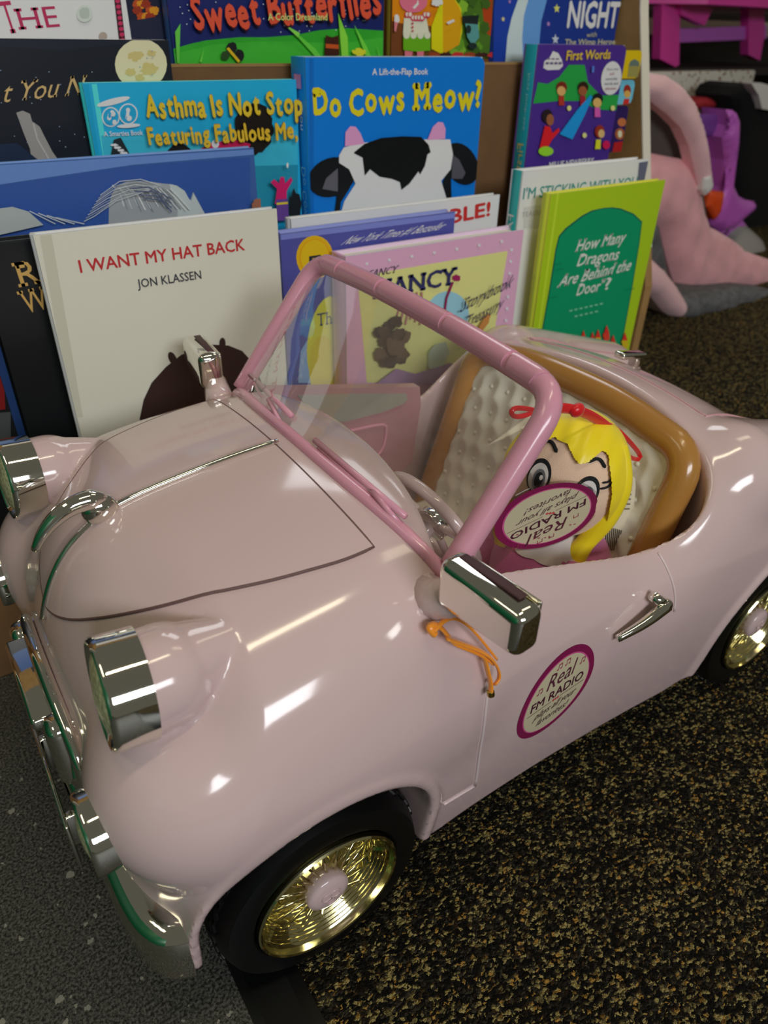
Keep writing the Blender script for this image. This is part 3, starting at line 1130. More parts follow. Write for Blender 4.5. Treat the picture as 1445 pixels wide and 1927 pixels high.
def art_sweet(a):
    a.poly([(318, 94), (360, 82), (387, 76), (450, 70), (500, 70), (555, 66), (600, 57), (652, 53), (722, 58), (722, 130), (318, 130)], '#2f9a28')
    a.poly([(318, 104), (400, 84), (480, 78), (560, 78), (640, 82), (722, 70), (722, 130), (318, 130)], '#3aa42e')
    for k in range(40):
        a.blob(random.uniform(335, 715), random.uniform(2, 62), 1.3, 1.3, '#aeb8d8', n=6)
    for pts, c in (([(600, 118), (535, 46), (590, 92), (612, 122)], '#5ab83a'), ([(640, 122), (632, 24), (650, 70), (652, 122)], '#7acc3a'), ([(690, 122), (662, 46), (686, 88), (700, 122)], '#66c03a'), ([(712, 122), (704, 84), (716, 122)], '#5ab83a'), ([(330, 118), (326, 60), (336, 44), (334, 118)], '#5ab040'), ([(372, 116), (380, 92), (376, 116)], '#62c040'), ([(556, 70), (528, 44), (560, 62)], '#7ac84a')):
        a.poly(pts, c)
    a.blob(432, 90, 10, 11, '#17181a', wob=.2)
    a.blob(446, 104, 9, 12, '#17181a', wob=.2)
    a.blob(420, 104, 8, 8, '#24401c', wob=.2)
    a.line([(424, 90), (446, 116)], 5, '#d2a41c')
    a.poly([(608, 66), (620, 70), (632, 66), (634, 104), (606, 104)], '#3a1812')
    a.poly([(608, 82), (632, 84), (632, 92), (608, 90)], '#b04a1c')
    a.blob(670, 98, 12, 7, '#e0c22a', wob=.5)
    a.stagger('Sweet Butterflies', (364, 60), (712, 30), 60, '#3a1420', amp=3, bold=0.05)
    a.stagger('Sweet Butterflies', (362, 58), (710, 28), 58, '#dd4a32', amp=3, bold=0.036)
    a.text('A Color Dreamland', (497, 38), (608, 38), 13, '#b4c874', bold=0.012)


def art_animals(a):
    a.poly([(722, -5), (760, -5), (760, 112), (722, 112)], '#6a3a1c')
    a.poly([(725, -5), (825, -5), (822, 50), (760, 45), (730, 38)], '#c8780c')
    a.poly([(850, -5), (925, -5), (925, 110), (845, 110)], '#41661e')
    a.poly([(905, -5), (925, -5), (925, 70), (912, 60)], '#a03a14')
    for k in range(12):
        a.blob(random.uniform(850, 920), random.uniform(0, 100), 9, 12, ('#588a24', '#38581c', '#74a22c')[k % 3], wob=.4)
    a.poly([(830, -5), (852, -5), (866, 16), (868, 60), (862, 84), (830, 102), (810, 92), (810, 50)], '#e8bc10')
    a.poly([(831, -5), (850, -5), (862, 14), (868, 34), (862, 84), (832, 102)], '#e09010')
    a.blob(776, 2, 26, 22, '#d8647c')
    a.poly([(774, 14), (782, 6), (784, -2), (786, 8), (778, 17)], '#e8d4c0')
    a.poly([(758, 34), (800, 34), (806, 66), (756, 66)], '#cfd8b0')
    for k in range(8):
        a.blob(764 + 5.4 * k, 28 + (6 if 1 < k < 6 else 0), 5, 6, '#b8344c')
        a.blob(764 + 5.4 * k, 27 + (6 if 1 < k < 6 else 0), 3, 4, '#e0d0b8')
    a.poly([(755, 66), (806, 66), (806, 95), (780, 97), (755, 94)], '#5c9c18')
    for k in range(4):
        a.blob(761 + 13 * k, 66, 6, 7, '#cfd8b0')
    for k in range(3):
        a.blob(772, 44 + 7 * k, 2, 2, '#b02a40')
    a.poly([(757, 95), (772, 97), (770, 108), (757, 108)], '#d06878')
    a.poly([(780, 97), (793, 96), (792, 108), (780, 108)], '#d06878')
    a.blob(738, 36, 8, 9, '#e4dcd4', wob=.4)
    a.poly([(732, 40), (744, 42), (740, 60), (734, 56)], '#dc7078')
    a.blob(817, 4, 10, 8, '#e4dcd4', wob=.4)
    a.poly([(864, 30), (896, 28), (894, 46), (866, 44)], '#1a2222')
    a.poly([(870, 44), (894, 46), (896, 70), (884, 86), (874, 70)], '#4f8a88')
    a.blob(876, 55, 5, 8, '#1c2a28')
    a.blob(884, 86, 8, 6, '#1c2a28')
    a.poly([(834, 42), (848, 36), (850, 40), (838, 46)], '#d8d2d4')
    for k in range(6):
        a.blob(812 + 22 * k, 103, 11, 5, ('#8a3a1c', '#3a1c14', '#b02a2c')[k % 3], wob=.4)


def art_night(a):
    a.poly([(922, -5), (930, -5), (928, 120), (922, 120)], '#12285e')
    a.poly([(1010, -6), (1180, -6), (1175, 100), (1015, 100)], '#17307c')
    a.poly([(976, -6), (1030, -6), (1018, 40), (1014, 85), (1016, 120), (950, 120), (954, 70), (962, 34)], '#5a8cc4')
    a.poly([(976, -6), (995, -6), (985, 30), (982, 70), (984, 120), (950, 120), (954, 70), (962, 34)], '#b4c8d2')
    for (x, y, r_, c) in ((1047, 16, 8, '#d8cc62'), (946, 36, 5, '#c8bc82'), (1031, 45, 5, '#a07ab0'), (958, 3, 4, '#a07ab0'), (1162, 60, 4, '#6a5a98'), (1044, 74, 9, '#b4bcdc')):
        pts = []
        for i in range(10):
            q = r_ if i % 2 == 0 else r_ * 0.45
            t = math.pi * i / 5 - math.pi / 2
            pts.append((x + q * math.cos(t) * .8, y + q * math.sin(t) * 1.15))
        a.poly(pts, c)
    a.text('NIGHT', (1065, 51), (1160, 51), 47, '#c8cddc', bold=0.03)
    a.text('with', (1102, 70), (1121, 69), 9, '#b0ac8a')
    a.text('The Wimp Heroes', (1061, 84), (1160, 83), 10, '#bcb894', bold=0.01)


book('white_book_with_maroon_letters', 'white book with big maroon serif letters, top left corner of the display', 0.785, 0.02, 0.2475, T3, 0.60, 0.016, '#d2cec8', edge='#eceae6', art=art_the)
book('dark_orange_book', 'dark book with orange shapes, between the maroon-lettered book and the butterfly book', 0.802, 0.16, 0.288, T3, 0.575, 0.012, '#161b30', art=art_orange)
book('butterfly_book', 'navy and green board book with orange wavy title and a butterfly, in the top row', 0.785, 0.2855, 0.5245, T3, 0.585, 0.018, '#15205a', spine='#2c4a7a', art=art_sweet)
book('animal_party_book', 'brown and green picture book of dressed-up animals beside the butterfly book', 0.785, 0.535, 0.678, T3, 0.59, 0.014, '#6b431c', spine='#7a6a24', art=art_animals)
book('night_title_book', 'royal blue book with a big pale NIGHT title, right end of the top row', 0.787, 0.6815, 0.8965, T3, 0.60, 0.014, '#1a3a94', spine='#12285e', art=art_night)

# ------------------------------------------------------------------ the pink car
YC = 0.374
CAR = (0.33, YC, 0.0)
car = thing('toy_convertible_car', CAR, 'large pale pink toy convertible with chrome bumper and wire wheels standing on the carpet edge', 'toy car')
FW, RW, WZ, WR = 0.113, 0.568, 0.071, 0.0705      # axles, hub height, tyre radius


def smax(a, b, k):
    h = np.maximum(k - np.abs(a - b), 0) / k
    return np.maximum(a, b) + h * h * h * k / 6


def smin(a, b, k):
    h = np.maximum(k - np.abs(a - b), 0) / k
    return np.minimum(a, b) - h * h * h * k / 6


def smooth_table(xs, ys, sig):
    g = np.linspace(-0.15, 0.9, 1051)
    v = np.interp(g, xs, ys)
    r = int(4 * sig / 0.001)
    w = np.exp(-0.5 * (np.arange(-r, r + 1) * 0.001 / sig) ** 2)
    w /= w.sum()
    v = np.convolve(np.pad(v, r, mode='edge'), w, mode='valid')
    return lambda x: np.interp(x, g, v)


TOP = smooth_table([-.1, 0.0, .02, .05, .09, .13, .175, .21, .235, .28, .33, .375, .40, .425, .45, .48, .52, .56, .60, .64, .68, .75],
                   [.20, .252, .270, .284, .291, .296, .299, .299, .295, .281, .264, .249, .252, .272, .288, .288, .278, .256, .226, .192, .16, .10], 0.012)
WID = smooth_table([-.1, 0, .06, .115, .17, .22, .3, .38, .45, .52, .57, .62, .68, .75],
                   [.152, .158, .168, .173, .170, .166, .165, .167, .171, .175, .176, .172, .160, .15], 0.02)


def capsule(x, y, z, a, b, ra, rb):
    a, b = np.array(a), np.array(b)
    d = b - a
    t = np.clip(((x - a[0]) * d[0] + (y - a[1]) * d[1] + (z - a[2]) * d[2]) / (d @ d), 0, 1)
    return np.sqrt((x - a[0] - t * d[0]) ** 2 + (y - a[1] - t * d[1]) ** 2 + (z - a[2] - t * d[2]) ** 2) - (ra + (rb - ra) * t)


def arch(x, z, cx, rx, top, base=0.0):
    """flat outline of a wheel opening: round above, open below; negative inside"""
    cz = top - rx
    return np.where(z > cz, np.hypot(x - cx, z - cz), np.abs(x - cx)) - rx


def car_sdf(P, cabin=True, pods=True):
    x, y, z = P[:, 0], np.abs(P[:, 1] - YC), P[:, 2]
    crown = 1.05 * y * y * np.clip(1 - np.maximum(x - 0.40, 0) * 1.2, .4, 1)
    sl = np.clip((0.090 - x) / 0.062, 0, 1)
    crown = crown + 0.034 * np.clip(y / 0.1125, 0, 1.25) ** 2 * sl * sl * (3 - 2 * sl)
    top = (z - (TOP(x) - crown)) * 0.93
    wid = WID(x) - 0.013 * np.clip((0.165 - z) / 0.105, 0, 1) ** 1.6 - 0.10 * np.clip(z - 0.20, 0, 1) ** 1.0
    side = y - wid
    zz = np.clip((z - 0.10) / 0.15, 0, 2)
    front = (0.003 + 0.016 * zz ** 2 + 0.75 * y ** 2 - x) * 0.95
    rear = x - (0.712 - 1.2 * y ** 2 - 0.02 * zz)
    d = smax(top, side, 0.085)
    d = smax(d, front, 0.07)
    d = smax(d, rear, 0.07)
    # front and rear wings
    f1 = capsule(x, y, z, (0.055, 0.118, 0.190), (0.20, 0.122, 0.185), 0.052, 0.040)
    d = smin(d, f1, 0.04)
    r1 = capsule(x, y, z, (0.490, 0.124, 0.238), (0.62, 0.116, 0.192), 0.043, 0.050)
    d = smin(d, r1, 0.016)
    # flared lips round the wheel openings
    af = arch(x, z, 0.1082, 0.0757, 0.1795)
    ar = arch(x, z, 0.560, 0.088, 0.188)
    for a_ in (af, ar):
        ring = np.maximum(np.abs(a_ - 0.0010) - 0.0050, np.abs(y - (wid - 0.0165)) - 0.0185)
        ring = np.maximum(ring, 0.066 - z)
        d = smin(d, ring, 0.010)
    # headlamp pods
    pod = capsule(x, y, z, (0.052, 0.1132, 0.2598), (0.108, 0.110, 0.2640), 0.0256, 0.007)
    pc = capsule(x, y, z, (0.036, 0.1132, 0.2600), (0.052, 0.1132, 0.2598), 0.0256, 0.0256)
    pod = np.maximum(np.minimum(pod, pc), 0.038 - x)
    if pods:
        d = smin(d, pod, 0.002)
    d = smax(d, 0.068 - 0.011 * np.clip((x - 0.16) / 0.04, 0, 1) * np.clip((0.52 - x) / 0.08, 0, 1) - z, 0.004)
    # wheel openings
    for a_ in (af, ar):
        d = smax(d, -np.maximum(a_, 0.088 - y), 0.006)
    if cabin:
        # open cabin: straight walls, a floor, and a rim that follows the dash and the seat
        fy = np.clip(y / 0.13, 0, 1.3)
        x0 = 0.229 - 0.024 * fy ** 2.2
        x1 = 0.468 - 0.02 * fy ** 2
        cb = smax(smax(x0 - x, x - x1, 0.01), y - (0.139 + 0.008 * np.exp(-((x - 0.425) / 0.03) ** 2)), 0.03)
        cb = smax(cb, 0.10 - z, 0.02)
        d = smax(d, -cb, 0.008)
    return d


def grad(P, f=car_sdf, e=4e-4):
    g = np.zeros_like(P)
    for i in range(3):
        q = np.zeros(3)
        q[i] = e
        g[:, i] = (f(P + q) - f(P - q)) / (2 * e)
    return g


def snap(P, off=0.0, f=car_sdf, it=12):
    P = np.array(P, float)
    for _ in range(it):
        v = f(P) - off
        g = grad(P, f)
        P = P - (v / np.maximum((g * g).sum(1), 0.05))[:, None] * g * 0.9
    return P


def solid(P):
    return car_sdf(P, cabin=False)


def bare(P):
    return car_sdf(P, cabin=False, pods=False)


def march(O, D, f=solid, off=0.0, n=160):
    O, D = np.array(O, float), np.array(D, float)
    D = D / np.linalg.norm(D, axis=1)[:, None]
    t = np.zeros(len(O))
    best, bt = np.full(len(O), 9.0), t.copy()
    for _ in range(n):
        v = f(O + D * t[:, None]) - off
        k = np.abs(v) < best
        best[k], bt[k] = np.abs(v)[k], t[k]
        t = np.clip(t + v * 0.7, 0, 2.0)
    return O + D * bt[:, None]


def hit(px, f=solid):
    """where the measured lines of sight meet the body"""
    D = np.array([ray(*p) for p in px])
    return march(np.repeat(CAM[None], len(D), 0), D, f)


def surface_nets(f, lo, hi, h):
    ax = [np.arange(l, u + h, h) for l, u in zip(lo, hi)]
    X, Y, Z = np.meshgrid(*ax, indexing='ij')
    V = f(np.stack([X.ravel(), Y.ravel(), Z.ravel()], 1)).reshape(X.shape)
    S = V < 0
    nx, ny, nz = [s - 1 for s in V.shape]
    acc = np.zeros((nx, ny, nz, 3))
    cnt = np.zeros((nx, ny, nz))
    corners = [(i, j, k) for i in (0, 1) for j in (0, 1) for k in (0, 1)]
    for a in corners:
        for dax in range(3):
            if a[dax]:
                continue
            b = list(a)
            b[dax] = 1
            va = V[a[0]:a[0] + nx, a[1]:a[1] + ny, a[2]:a[2] + nz]
            vb = V[b[0]:b[0] + nx, b[1]:b[1] + ny, b[2]:b[2] + nz]
            cr = (va < 0) != (vb < 0)
            t = np.where(cr, va / np.where(cr, va - vb, 1), 0)
            for c in range(3):
                acc[..., c] += np.where(cr, a[c] + (t if c == dax else 0), 0)
            cnt += cr
    act = cnt > 0
    idx = -np.ones(act.shape, int)
    idx[act] = np.arange(act.sum())
    I = np.stack(np.nonzero(act), 1)
    P = (acc[act] / cnt[act][:, None] + I) * h + np.array([a[0] for a in ax])
    quads = []
    for dax in range(3):
        o1, o2 = [c for c in range(3) if c != dax]
        sl0, sl1 = [slice(1, -1)] * 3, [slice(1, -1)] * 3
        sl0[dax], sl1[dax] = slice(0, -1), slice(1, None)
        A, B = S[tuple(sl0)], S[tuple(sl1)]
        ix = np.stack(np.nonzero(A != B), 1)
        sign = A[tuple(ix.T)]
        base = ix.copy()
        base[:, o1] += 1
        base[:, o2] += 1

        def cell(d1, d2):
            q = base.copy()
            q[:, o1] += d1
            q[:, o2] += d2
            return idx[tuple(q.T)]
        q = np.stack([cell(-1, -1), cell(0, -1), cell(0, 0), cell(-1, 0)], 1)
        flip = sign if dax != 1 else ~sign
        q[~flip] = q[~flip][:, ::-1]
        quads.append(q)
    return P, np.concatenate(quads)


P, Q = surface_nets(car_sdf, (-0.03, YC - 0.20, 0.05), (0.74, YC + 0.20, 0.335), 0.0024)


def settle(P_):
    p2 = snap(P_, it=4)
    return np.where((np.abs(p2 - P_).max(1) < 0.003)[:, None], p2, P_)


P = settle(P)
_ea, _eb = np.concatenate([Q[:, i] for i in range(4)]), np.concatenate([Q[:, (i + 1) % 4] for i in range(4)])
_nn = np.bincount(_ea, minlength=len(P)) + np.bincount(_eb, minlength=len(P))
for _ in range(3):      # even the mesh out along the surface
    S_ = np.stack([np.bincount(_ea, P[_eb, c], len(P)) + np.bincount(_eb, P[_ea, c], len(P)) for c in range(3)], 1) / _nn[:, None]
    P = settle(P + 0.6 * (S_ - P))
bb = MB()
bb.add(P, Q, 'pink_plastic', True)
body = bb.build('body', car, fix=False, sharp=50)


def resample(pts, n):
    pts = np.array(pts, float)
    s = np.r_[0, np.cumsum(np.linalg.norm(np.diff(pts, axis=0), axis=1))]
    return np.stack([np.interp(np.linspace(0, s[-1], n), s, pts[:, i]) for i in range(pts.shape[1])], 1)


def smooth_line(pts, n=40, it=2):
    P_ = np.array(pts, float)
    for _ in range(it):
        q = [P_[0]]
        for a, b in zip(P_, P_[1:]):
            q += [a * .75 + b * .25, a * .25 + b * .75]
        q.append(P_[-1])
        P_ = np.array(q)
    return resample(P_, n)


def mirror(P_):
    P_ = np.array(P_, float).copy()
    P_[:, 1] = 2 * YC - P_[:, 1]
    return P_


def seam(name, pts, m='dark_seam', r=0.0009, parent=None, closed=False):
    b = MB()
    b.tube(pts, r, m, n=6, closed=closed)
    return b.build(name, parent or car)


# hood panel: a separate moulding with a fine gap round it
edge_px = [(718, 1025), (700, 1034), (660, 1050), (610, 1064), (540, 1083), (480, 1096), (420, 1108), (340, 1124), (260, 1141), (200, 1150), (150, 1152), (115, 1143), (95, 1128), (84, 1108)]
E_ = hit(edge_px, bare)
E_ = snap(smooth_line(E_, 40), f=bare)
E_[-1, 1] = YC
E_[-1] = snap(E_[-1:], f=bare)[0]
ys = np.minimum(E_[:, 1], YC)
E_[:, 1] = ys
hn = mirror(E_)
nu, nv = 40, 33
HP = np.array([E_[i] + (hn[i] - E_[i]) * (j / (nv - 1)) for i in range(nu) for j in range(nv)])
HP = march(HP + np.array((-0.02, 0, 0.06)), np.tile(np.array((0.25, 0, -1.0)), (len(HP), 1)), f=bare, off=0.0011)
HQ = [(i * nv + j, (i + 1) * nv + j, (i + 1) * nv + j + 1, i * nv + j + 1) for i in range(nu - 1) for j in range(nv - 1)]
hb = MB()
hb.add(HP, HQ, 'pink_plastic', True)
hb.add(HP - np.array((0, 0, 0.0022)), [q[::-1] for q in HQ], 'pink_plastic', True)
rim = [j for j in range(nv)] + [i * nv + nv - 1 for i in range(1, nu)] + [(nu - 1) * nv + j for j in range(nv - 2, -1, -1)] + [i * nv for i in range(nu - 2, 0, -1)]
rv = [HP[i] for i in rim] + [HP[i] - np.array((0, 0, 0.0022)) for i in rim]
hb.add(rv, [(i, (i + 1) % len(rim), (i + 1) % len(rim) + len(rim), i + len(rim)) for i in range(len(rim))], 'pink_plastic', False)
hood = hb.build('hood', car)
ring = np.array([HP[i] for i in rim])
seam('hood_seam', snap(ring, off=0.0004, f=bare), closed=True, r=0.0010, parent=hood)

# hood spear and mascot
sp = march(np.array([(x, YC, 0.4) for x in np.linspace(0.066, 0.1735, 24)]), np.tile((0, 0, -1.0), (24, 1)), off=0.0022)
b = MB()
b.tube(sp, [0.0019] * 24, 'chrome', n=10)
b.build('hood_strip', car)
b = MB()
nose = snap(np.array([(0.055, YC, .29), (0.04, YC, .28), (0.028, YC, .27), (0.021, YC, .255), (0.017, YC, .24), (0.0155, YC, 0.228)]), f=solid, off=0.0016)
b.tube(smooth_line(nose, 24), 0.0020, 'chrome', n=10)
b.build('nose_strip', car)
b = MB()
tz = float(march([(0.060, YC, .4)], [(0, 0, -1.0)])[0, 2])
b.ball((0.060, YC, tz + 0.006), (0.0105, 0.0068, 0.0095), 'chrome')
horn = [(0.064, YC, tz + 0.012), (0.054, YC, tz + 0.0145), (0.044, YC, tz + 0.0130), (0.034, YC, tz + 0.0075), (0.026, YC, tz - 0.0005), (0.0215, YC, tz - 0.0075)]
hs = smooth_line(horn, 22)
b.tube(hs, list(np.interp(np.linspace(0, 1, 22), [0, .15, .6, 1], [.0035, .0062, .0045, .0024])), 'chrome', n=14)
b.build('hood_ornament', car)


# headlamps
def lamp(name, c, r, ln, m_lens='lens_glass', tilt=0.0, out=0.0):
    for sgn in (-1, 1):
        cc = np.array((c[0], YC + sgn * c[1], c[2]))
        ax = np.array((-1.0, -sgn * out, tilt))
        b = MB()
        b.lathe([(r, -ln), (r, -ln * .6), (r, 0.0), (r * .985, 0.0025), (r * .94, 0.0035), (r * .88, 0.002), (r * .86, -0.004), (r * .5, -0.006)], cc, ax, 'chrome', n=56)
        o = b.build(name, car, sharp=60)
        b = MB()
        b.lathe([(r * .87, -0.004), (r * .87, 0.0002), (r * .6, 0.0035), (r * .3, 0.005), (0.0001, 0.0056)], cc, ax, m_lens, n=40)
        b.build('lens', o)


lamp('headlamp', (0.0255, 0.1125, 0.2618), 0.0278, 0.0172, tilt=0.08, out=0.05)
lamp('fog_lamp', (0.0005, 0.120, 0.1835), 0.0220, 0.024)

# bumper: a deep rounded bar that wraps the front corners
path = [(0.0262, 0.2150), (0.0240, 0.2155), (0.0115, 0.2210), (0.0030, 0.2360), (-0.0005, 0.2560), (-0.0015, 0.28), (-0.0035, 0.32), (-0.0050, YC)]
pl = smooth_line([(p[0], p[1], 0) for p in path], 30)
pl = np.vstack([pl, mirror(pl)[::-1][1:]])
prof = [(0.030, 0.024), (0.012, 0.0245), (0.004, 0.0225), (0.0006, 0.0175), (0.0, 0.008), (0.0012, -0.004), (0.0004, -0.014), (0.003, -0.022), (0.009, -0.0255), (0.026, -0.025)]
b = MB()
V_, F_ = [], []
n_ = len(pl)
for i in range(n_):
    t = pl[min(i + 1, n_ - 1)] - pl[max(i - 1, 0)]
    t /= np.linalg.norm(t)
    inn = np.array((-t[1], t[0], 0))
    inn = inn if inn @ (np.array((0.12, YC, 0)) - pl[i]) > 0 else -inn
    sc = 1.0
    for (o_, z_) in prof:
        V_.append(pl[i] + inn * o_ * sc + np.array((0, 0, 0.0895 + z_)))
m_ = len(prof)
for i in range(n_ - 1):
    for j in range(m_):
        F_.append((i * m_ + j, i * m_ + (j + 1) % m_, (i + 1) * m_ + (j + 1) % m_, (i + 1) * m_ + j))
F_ += [tuple(range(m_)), tuple((n_ - 1) * m_ + j for j in range(m_))]
b.add(V_, F_, 'chrome', True)
bumper = b.build('front_bumper', car, sharp=45)
b = MB()
b.box((-0.0110, YC, 0.082), (0.0026, 0.098, 0.044), 'chrome', 0.001)
b.build('number_plate', car)
for s_ in (-1, 1):
    b = MB()
    b.box((-0.0075, YC + s_ * 0.036, 0.085), (0.008, 0.006, 0.03), 'chrome', 0.0015)
    b.build('plate_bracket', bumper)
    b = MB()
    b.box((0.007, YC + s_ * 0.046, 0.168), (0.024, 0.020, 0.050), 'chrome', 0.007, seg=4)
    b.build('bumper_guard', bumper)
# grille: chrome mouth with upright bars below the hood
b = MB()
gp = [(0.0015, YC + 0.072 * math.cos(t), 0.168 + 0.032 * math.sin(t)) for t in np.linspace(0, 2 * math.pi, 41)[:-1]]
gp = [(p[0] - 0.001 + 0.75 * (p[1] - YC) ** 2 + 0.012 * max(0, (p[2] - .1) / .15) ** 2, p[1], p[2]) for p in gp]
b.tube(gp, 0.0042, 'chrome', n=10, closed=True)
grille = b.build('grille', car)
for k in range(-8, 9):
    yy = YC + k * 0.0075
    hh = 0.031 * math.sqrt(max(0, 1 - ((yy - YC) / 0.072) ** 2))
    b = MB()
    b.tube([(0.0035 + 0.75 * (yy - YC) ** 2, yy, 0.168 - hh), (0.0055 + 0.75 * (yy - YC) ** 2, yy, 0.168), (0.0095 + .75 * (yy - YC) ** 2, yy, 0.168 + hh)], 0.0016, 'chrome', n=8)
    b.build('grille_bar', grille)

b = MB()
b.box((0.0005, YC, 0.186), (0.020, 0.078, 0.008), 'chrome', 0.0025, seg=3)
b.build('grille_crossbar', grille)

# door seams
dn = hit([(921, 1240), (917, 1290), (911, 1340), (904, 1400), (897, 1455), (893, 1478)])
seam('door_seam', snap(smooth_line(dn, 16), off=0.0002, f=solid), 'pale_seam', 0.0011)
dn = hit([(893, 1478), (870, 1492), (835, 1513)])
seam('door_seam', snap(smooth_line(dn, 10), off=0.0002, f=solid), 'pale_seam', 0.0010)
dn = hit([(1238, 1040), (1250, 1060), (1263, 1090), (1270, 1120), (1268, 1150)])
seam('door_seam', snap(smooth_line(dn, 14), off=0.0001, f=solid), 'pale_seam', 0.0009)
tl = np.array([(0.50 + 0.19 * k / 20, YC + s_ * 0.0, 0) for k in range(21) for s_ in (0,)])
for s_ in (-1, 1):
    pts = [(0.485 + 0.2 * t, YC + s_ * (0.098 - 0.01 * t), 0.42) for t in np.linspace(0, 1, 24)]
    seam('trunk_seam', march(pts, np.tile((0, 0, -1.0), (24, 1)), off=0.0002), 'trunk_line', 0.0008)
pts = [(0.487 + 0.004 * math.cos(t * math.pi / 2), YC + 0.098 * t, 0.42) for t in np.linspace(-1, 1, 30)]
seam('trunk_seam', march(pts, np.tile((0, 0, -1.0), (30, 1)), off=0.0002), 'trunk_line', 0.0008)
# small chrome catch on the trunk
b = MB()
tzz = float(march([(0.53, YC + 0.012, .45)], [(0, 0, -1.0)])[0, 2])
b.box((0.528, YC + 0.012, tzz + 0.010), (0.034, 0.012, 0.006), 'chrome', 0.0022, rot=Matrix.Rotation(0.18, 3, 'Y'), seg=3)
b.box((0.538, YC + 0.012, tzz + 0.003), (0.012, 0.010, 0.012), 'chrome', 0.002, seg=3)
b.build('trunk_catch', car)


# wheels
def wheel(cx, side, z=WZ, turn=0.0):
    s_ = side
    yf = YC + s_ * (YC - 0.215)
    b = MB()
    R = WR
    ax = (0, s_ * 1.0, 0)
    wdt = 0.046
    pr = [(0.046, -wdt + .004), (0.056, -wdt), (0.066, -wdt + .002), (R - .0018, -wdt + .007), (R, -wdt + .012), (R, -.030), (R - .0012, -.029), (R - .0012, -.027), (R, -.026), (R, -.012), (R - .0018, -.007), (0.0665, -.0022), (0.058, -0.0004), (0.0515, -0.0012), (0.0490, -.004), (0.0476, -.008)]
    b.lathe(pr, (cx, yf, z), ax, 'rubber', n=96, caps=False)
    # zigzag tread ribs
    for row, (h0, amp) in enumerate(((-.037, .0016), (-.0245, .0018), (-.0145, .0016))):
        pts = []
        for k in range(160):
            a = 2 * math.pi * k / 160
            pts.append((cx + (R + .0006) * math.cos(a), yf + s_ * (h0 + amp * (1 if k % 4 < 2 else -1)), z + (R + .0006) * math.sin(a)))
        b.tube(pts, 0.0011, 'rubber', n=5, closed=True)
    tire = b.build('tire', car, origin=(cx, yf, z), sharp=40)
    b = MB()
    pr = [(0.0492, -0.002), (0.0492, 0.0012), (0.0482, 0.0024), (0.0470, 0.0018), (0.0462, -0.002)]
    r_, h_ = 0.0462, -0.002
    for k in range(9):
        r_ -= 0.00115
        pr += [(r_ + .0006, h_ - .0004), (r_ - .0005, h_ - 0.0006 - .0012)]
        h_ -= 0.0021
    pr += [(0.034, h_ - .002), (0.012, h_ - .004), (0.0001, h_ - .004)]
    b.lathe(pr, (cx, yf, z), ax, 'gold_chrome', n=64, caps=False)
    b.build('rim', tire, sharp=25)
    for k in range(32):
        a0 = 2 * math.pi * k / 32
        a1 = a0 + (0.22 if k % 2 else -0.22)
        p0 = (cx + 0.0105 * math.cos(a1), yf + s_ * (-0.006 - (.004 if k % 2 else 0)), z + 0.0105 * math.sin(a1))
        p1 = (cx + 0.0395 * math.cos(a0), yf + s_ * (-0.0115 - .003 * (k % 2)), z + 0.0395 * math.sin(a0))
        b = MB()
        b.tube([p0, p1], 0.0009, 'gold_chrome', n=6)
        b.build('spoke', tire)
    b = MB()
    b.lathe([(0.0128, -0.013), (0.0146, -0.006), (0.0146, -0.0025), (0.0136, -0.0008), (0.010, 0.0006), (0.0001, 0.0012)], (cx, yf, z), ax, 'pink_plastic', n=36)
    for (u, v, rr) in ((-.0028, .001, .0034), (.0030, .001, .0034), (0, -.0042, .0030)):
        b.tube([(cx + u + rr * math.cos(t), yf + s_ * 0.0011, z + v + rr * math.sin(t)) for t in np.linspace(0, 2 * math.pi, 25)[:-1]], 0.0005, 'pink_plastic', n=6, closed=True)
    b.build('hub_cap', tire)
    return tire


for cx in (FW, RW):
    for s_ in (-1, 1):
        wheel(cx, s_)
# inner arches and chassis pan that close the body off below
b = MB()
b.box((0.345, YC, 0.079), (0.62, 0.17, 0.02), 'rubber', 0.004)
b.build('chassis', car)

# door handle
for s_ in (-1, 1):
    b = MB()
    hp = hit([(1152, 1196), (1232, 1128)])
    q0, q1 = snap(hp, off=0.004, f=solid)
    top_ = snap(hit([(1214, 1118)]), off=0.005, f=solid)[0]
    ctl = [q0, q0 * .5 + q1 * .5 + np.array((0, -0.0045, 0)), q1 + np.array((0, -0.005, 0))]
    pts = smooth_line(ctl, 14)
    b.tube(pts, list(np.linspace(0.0026, 0.0048, 14)), 'chrome', n=14)
    b.ball(q1 + np.array((0, -0.004, 0)), (0.0055, 0.005, 0.005), 'chrome')
    b.tube([q1 + np.array((0, -0.004, 0)), top_], [0.0042, 0.0036], 'chrome', n=14)
    if s_ > 0:
        b.v = [(p[0], 2 * YC - p[1], p[2]) for p in b.v]
    b.build('door_handle', car)


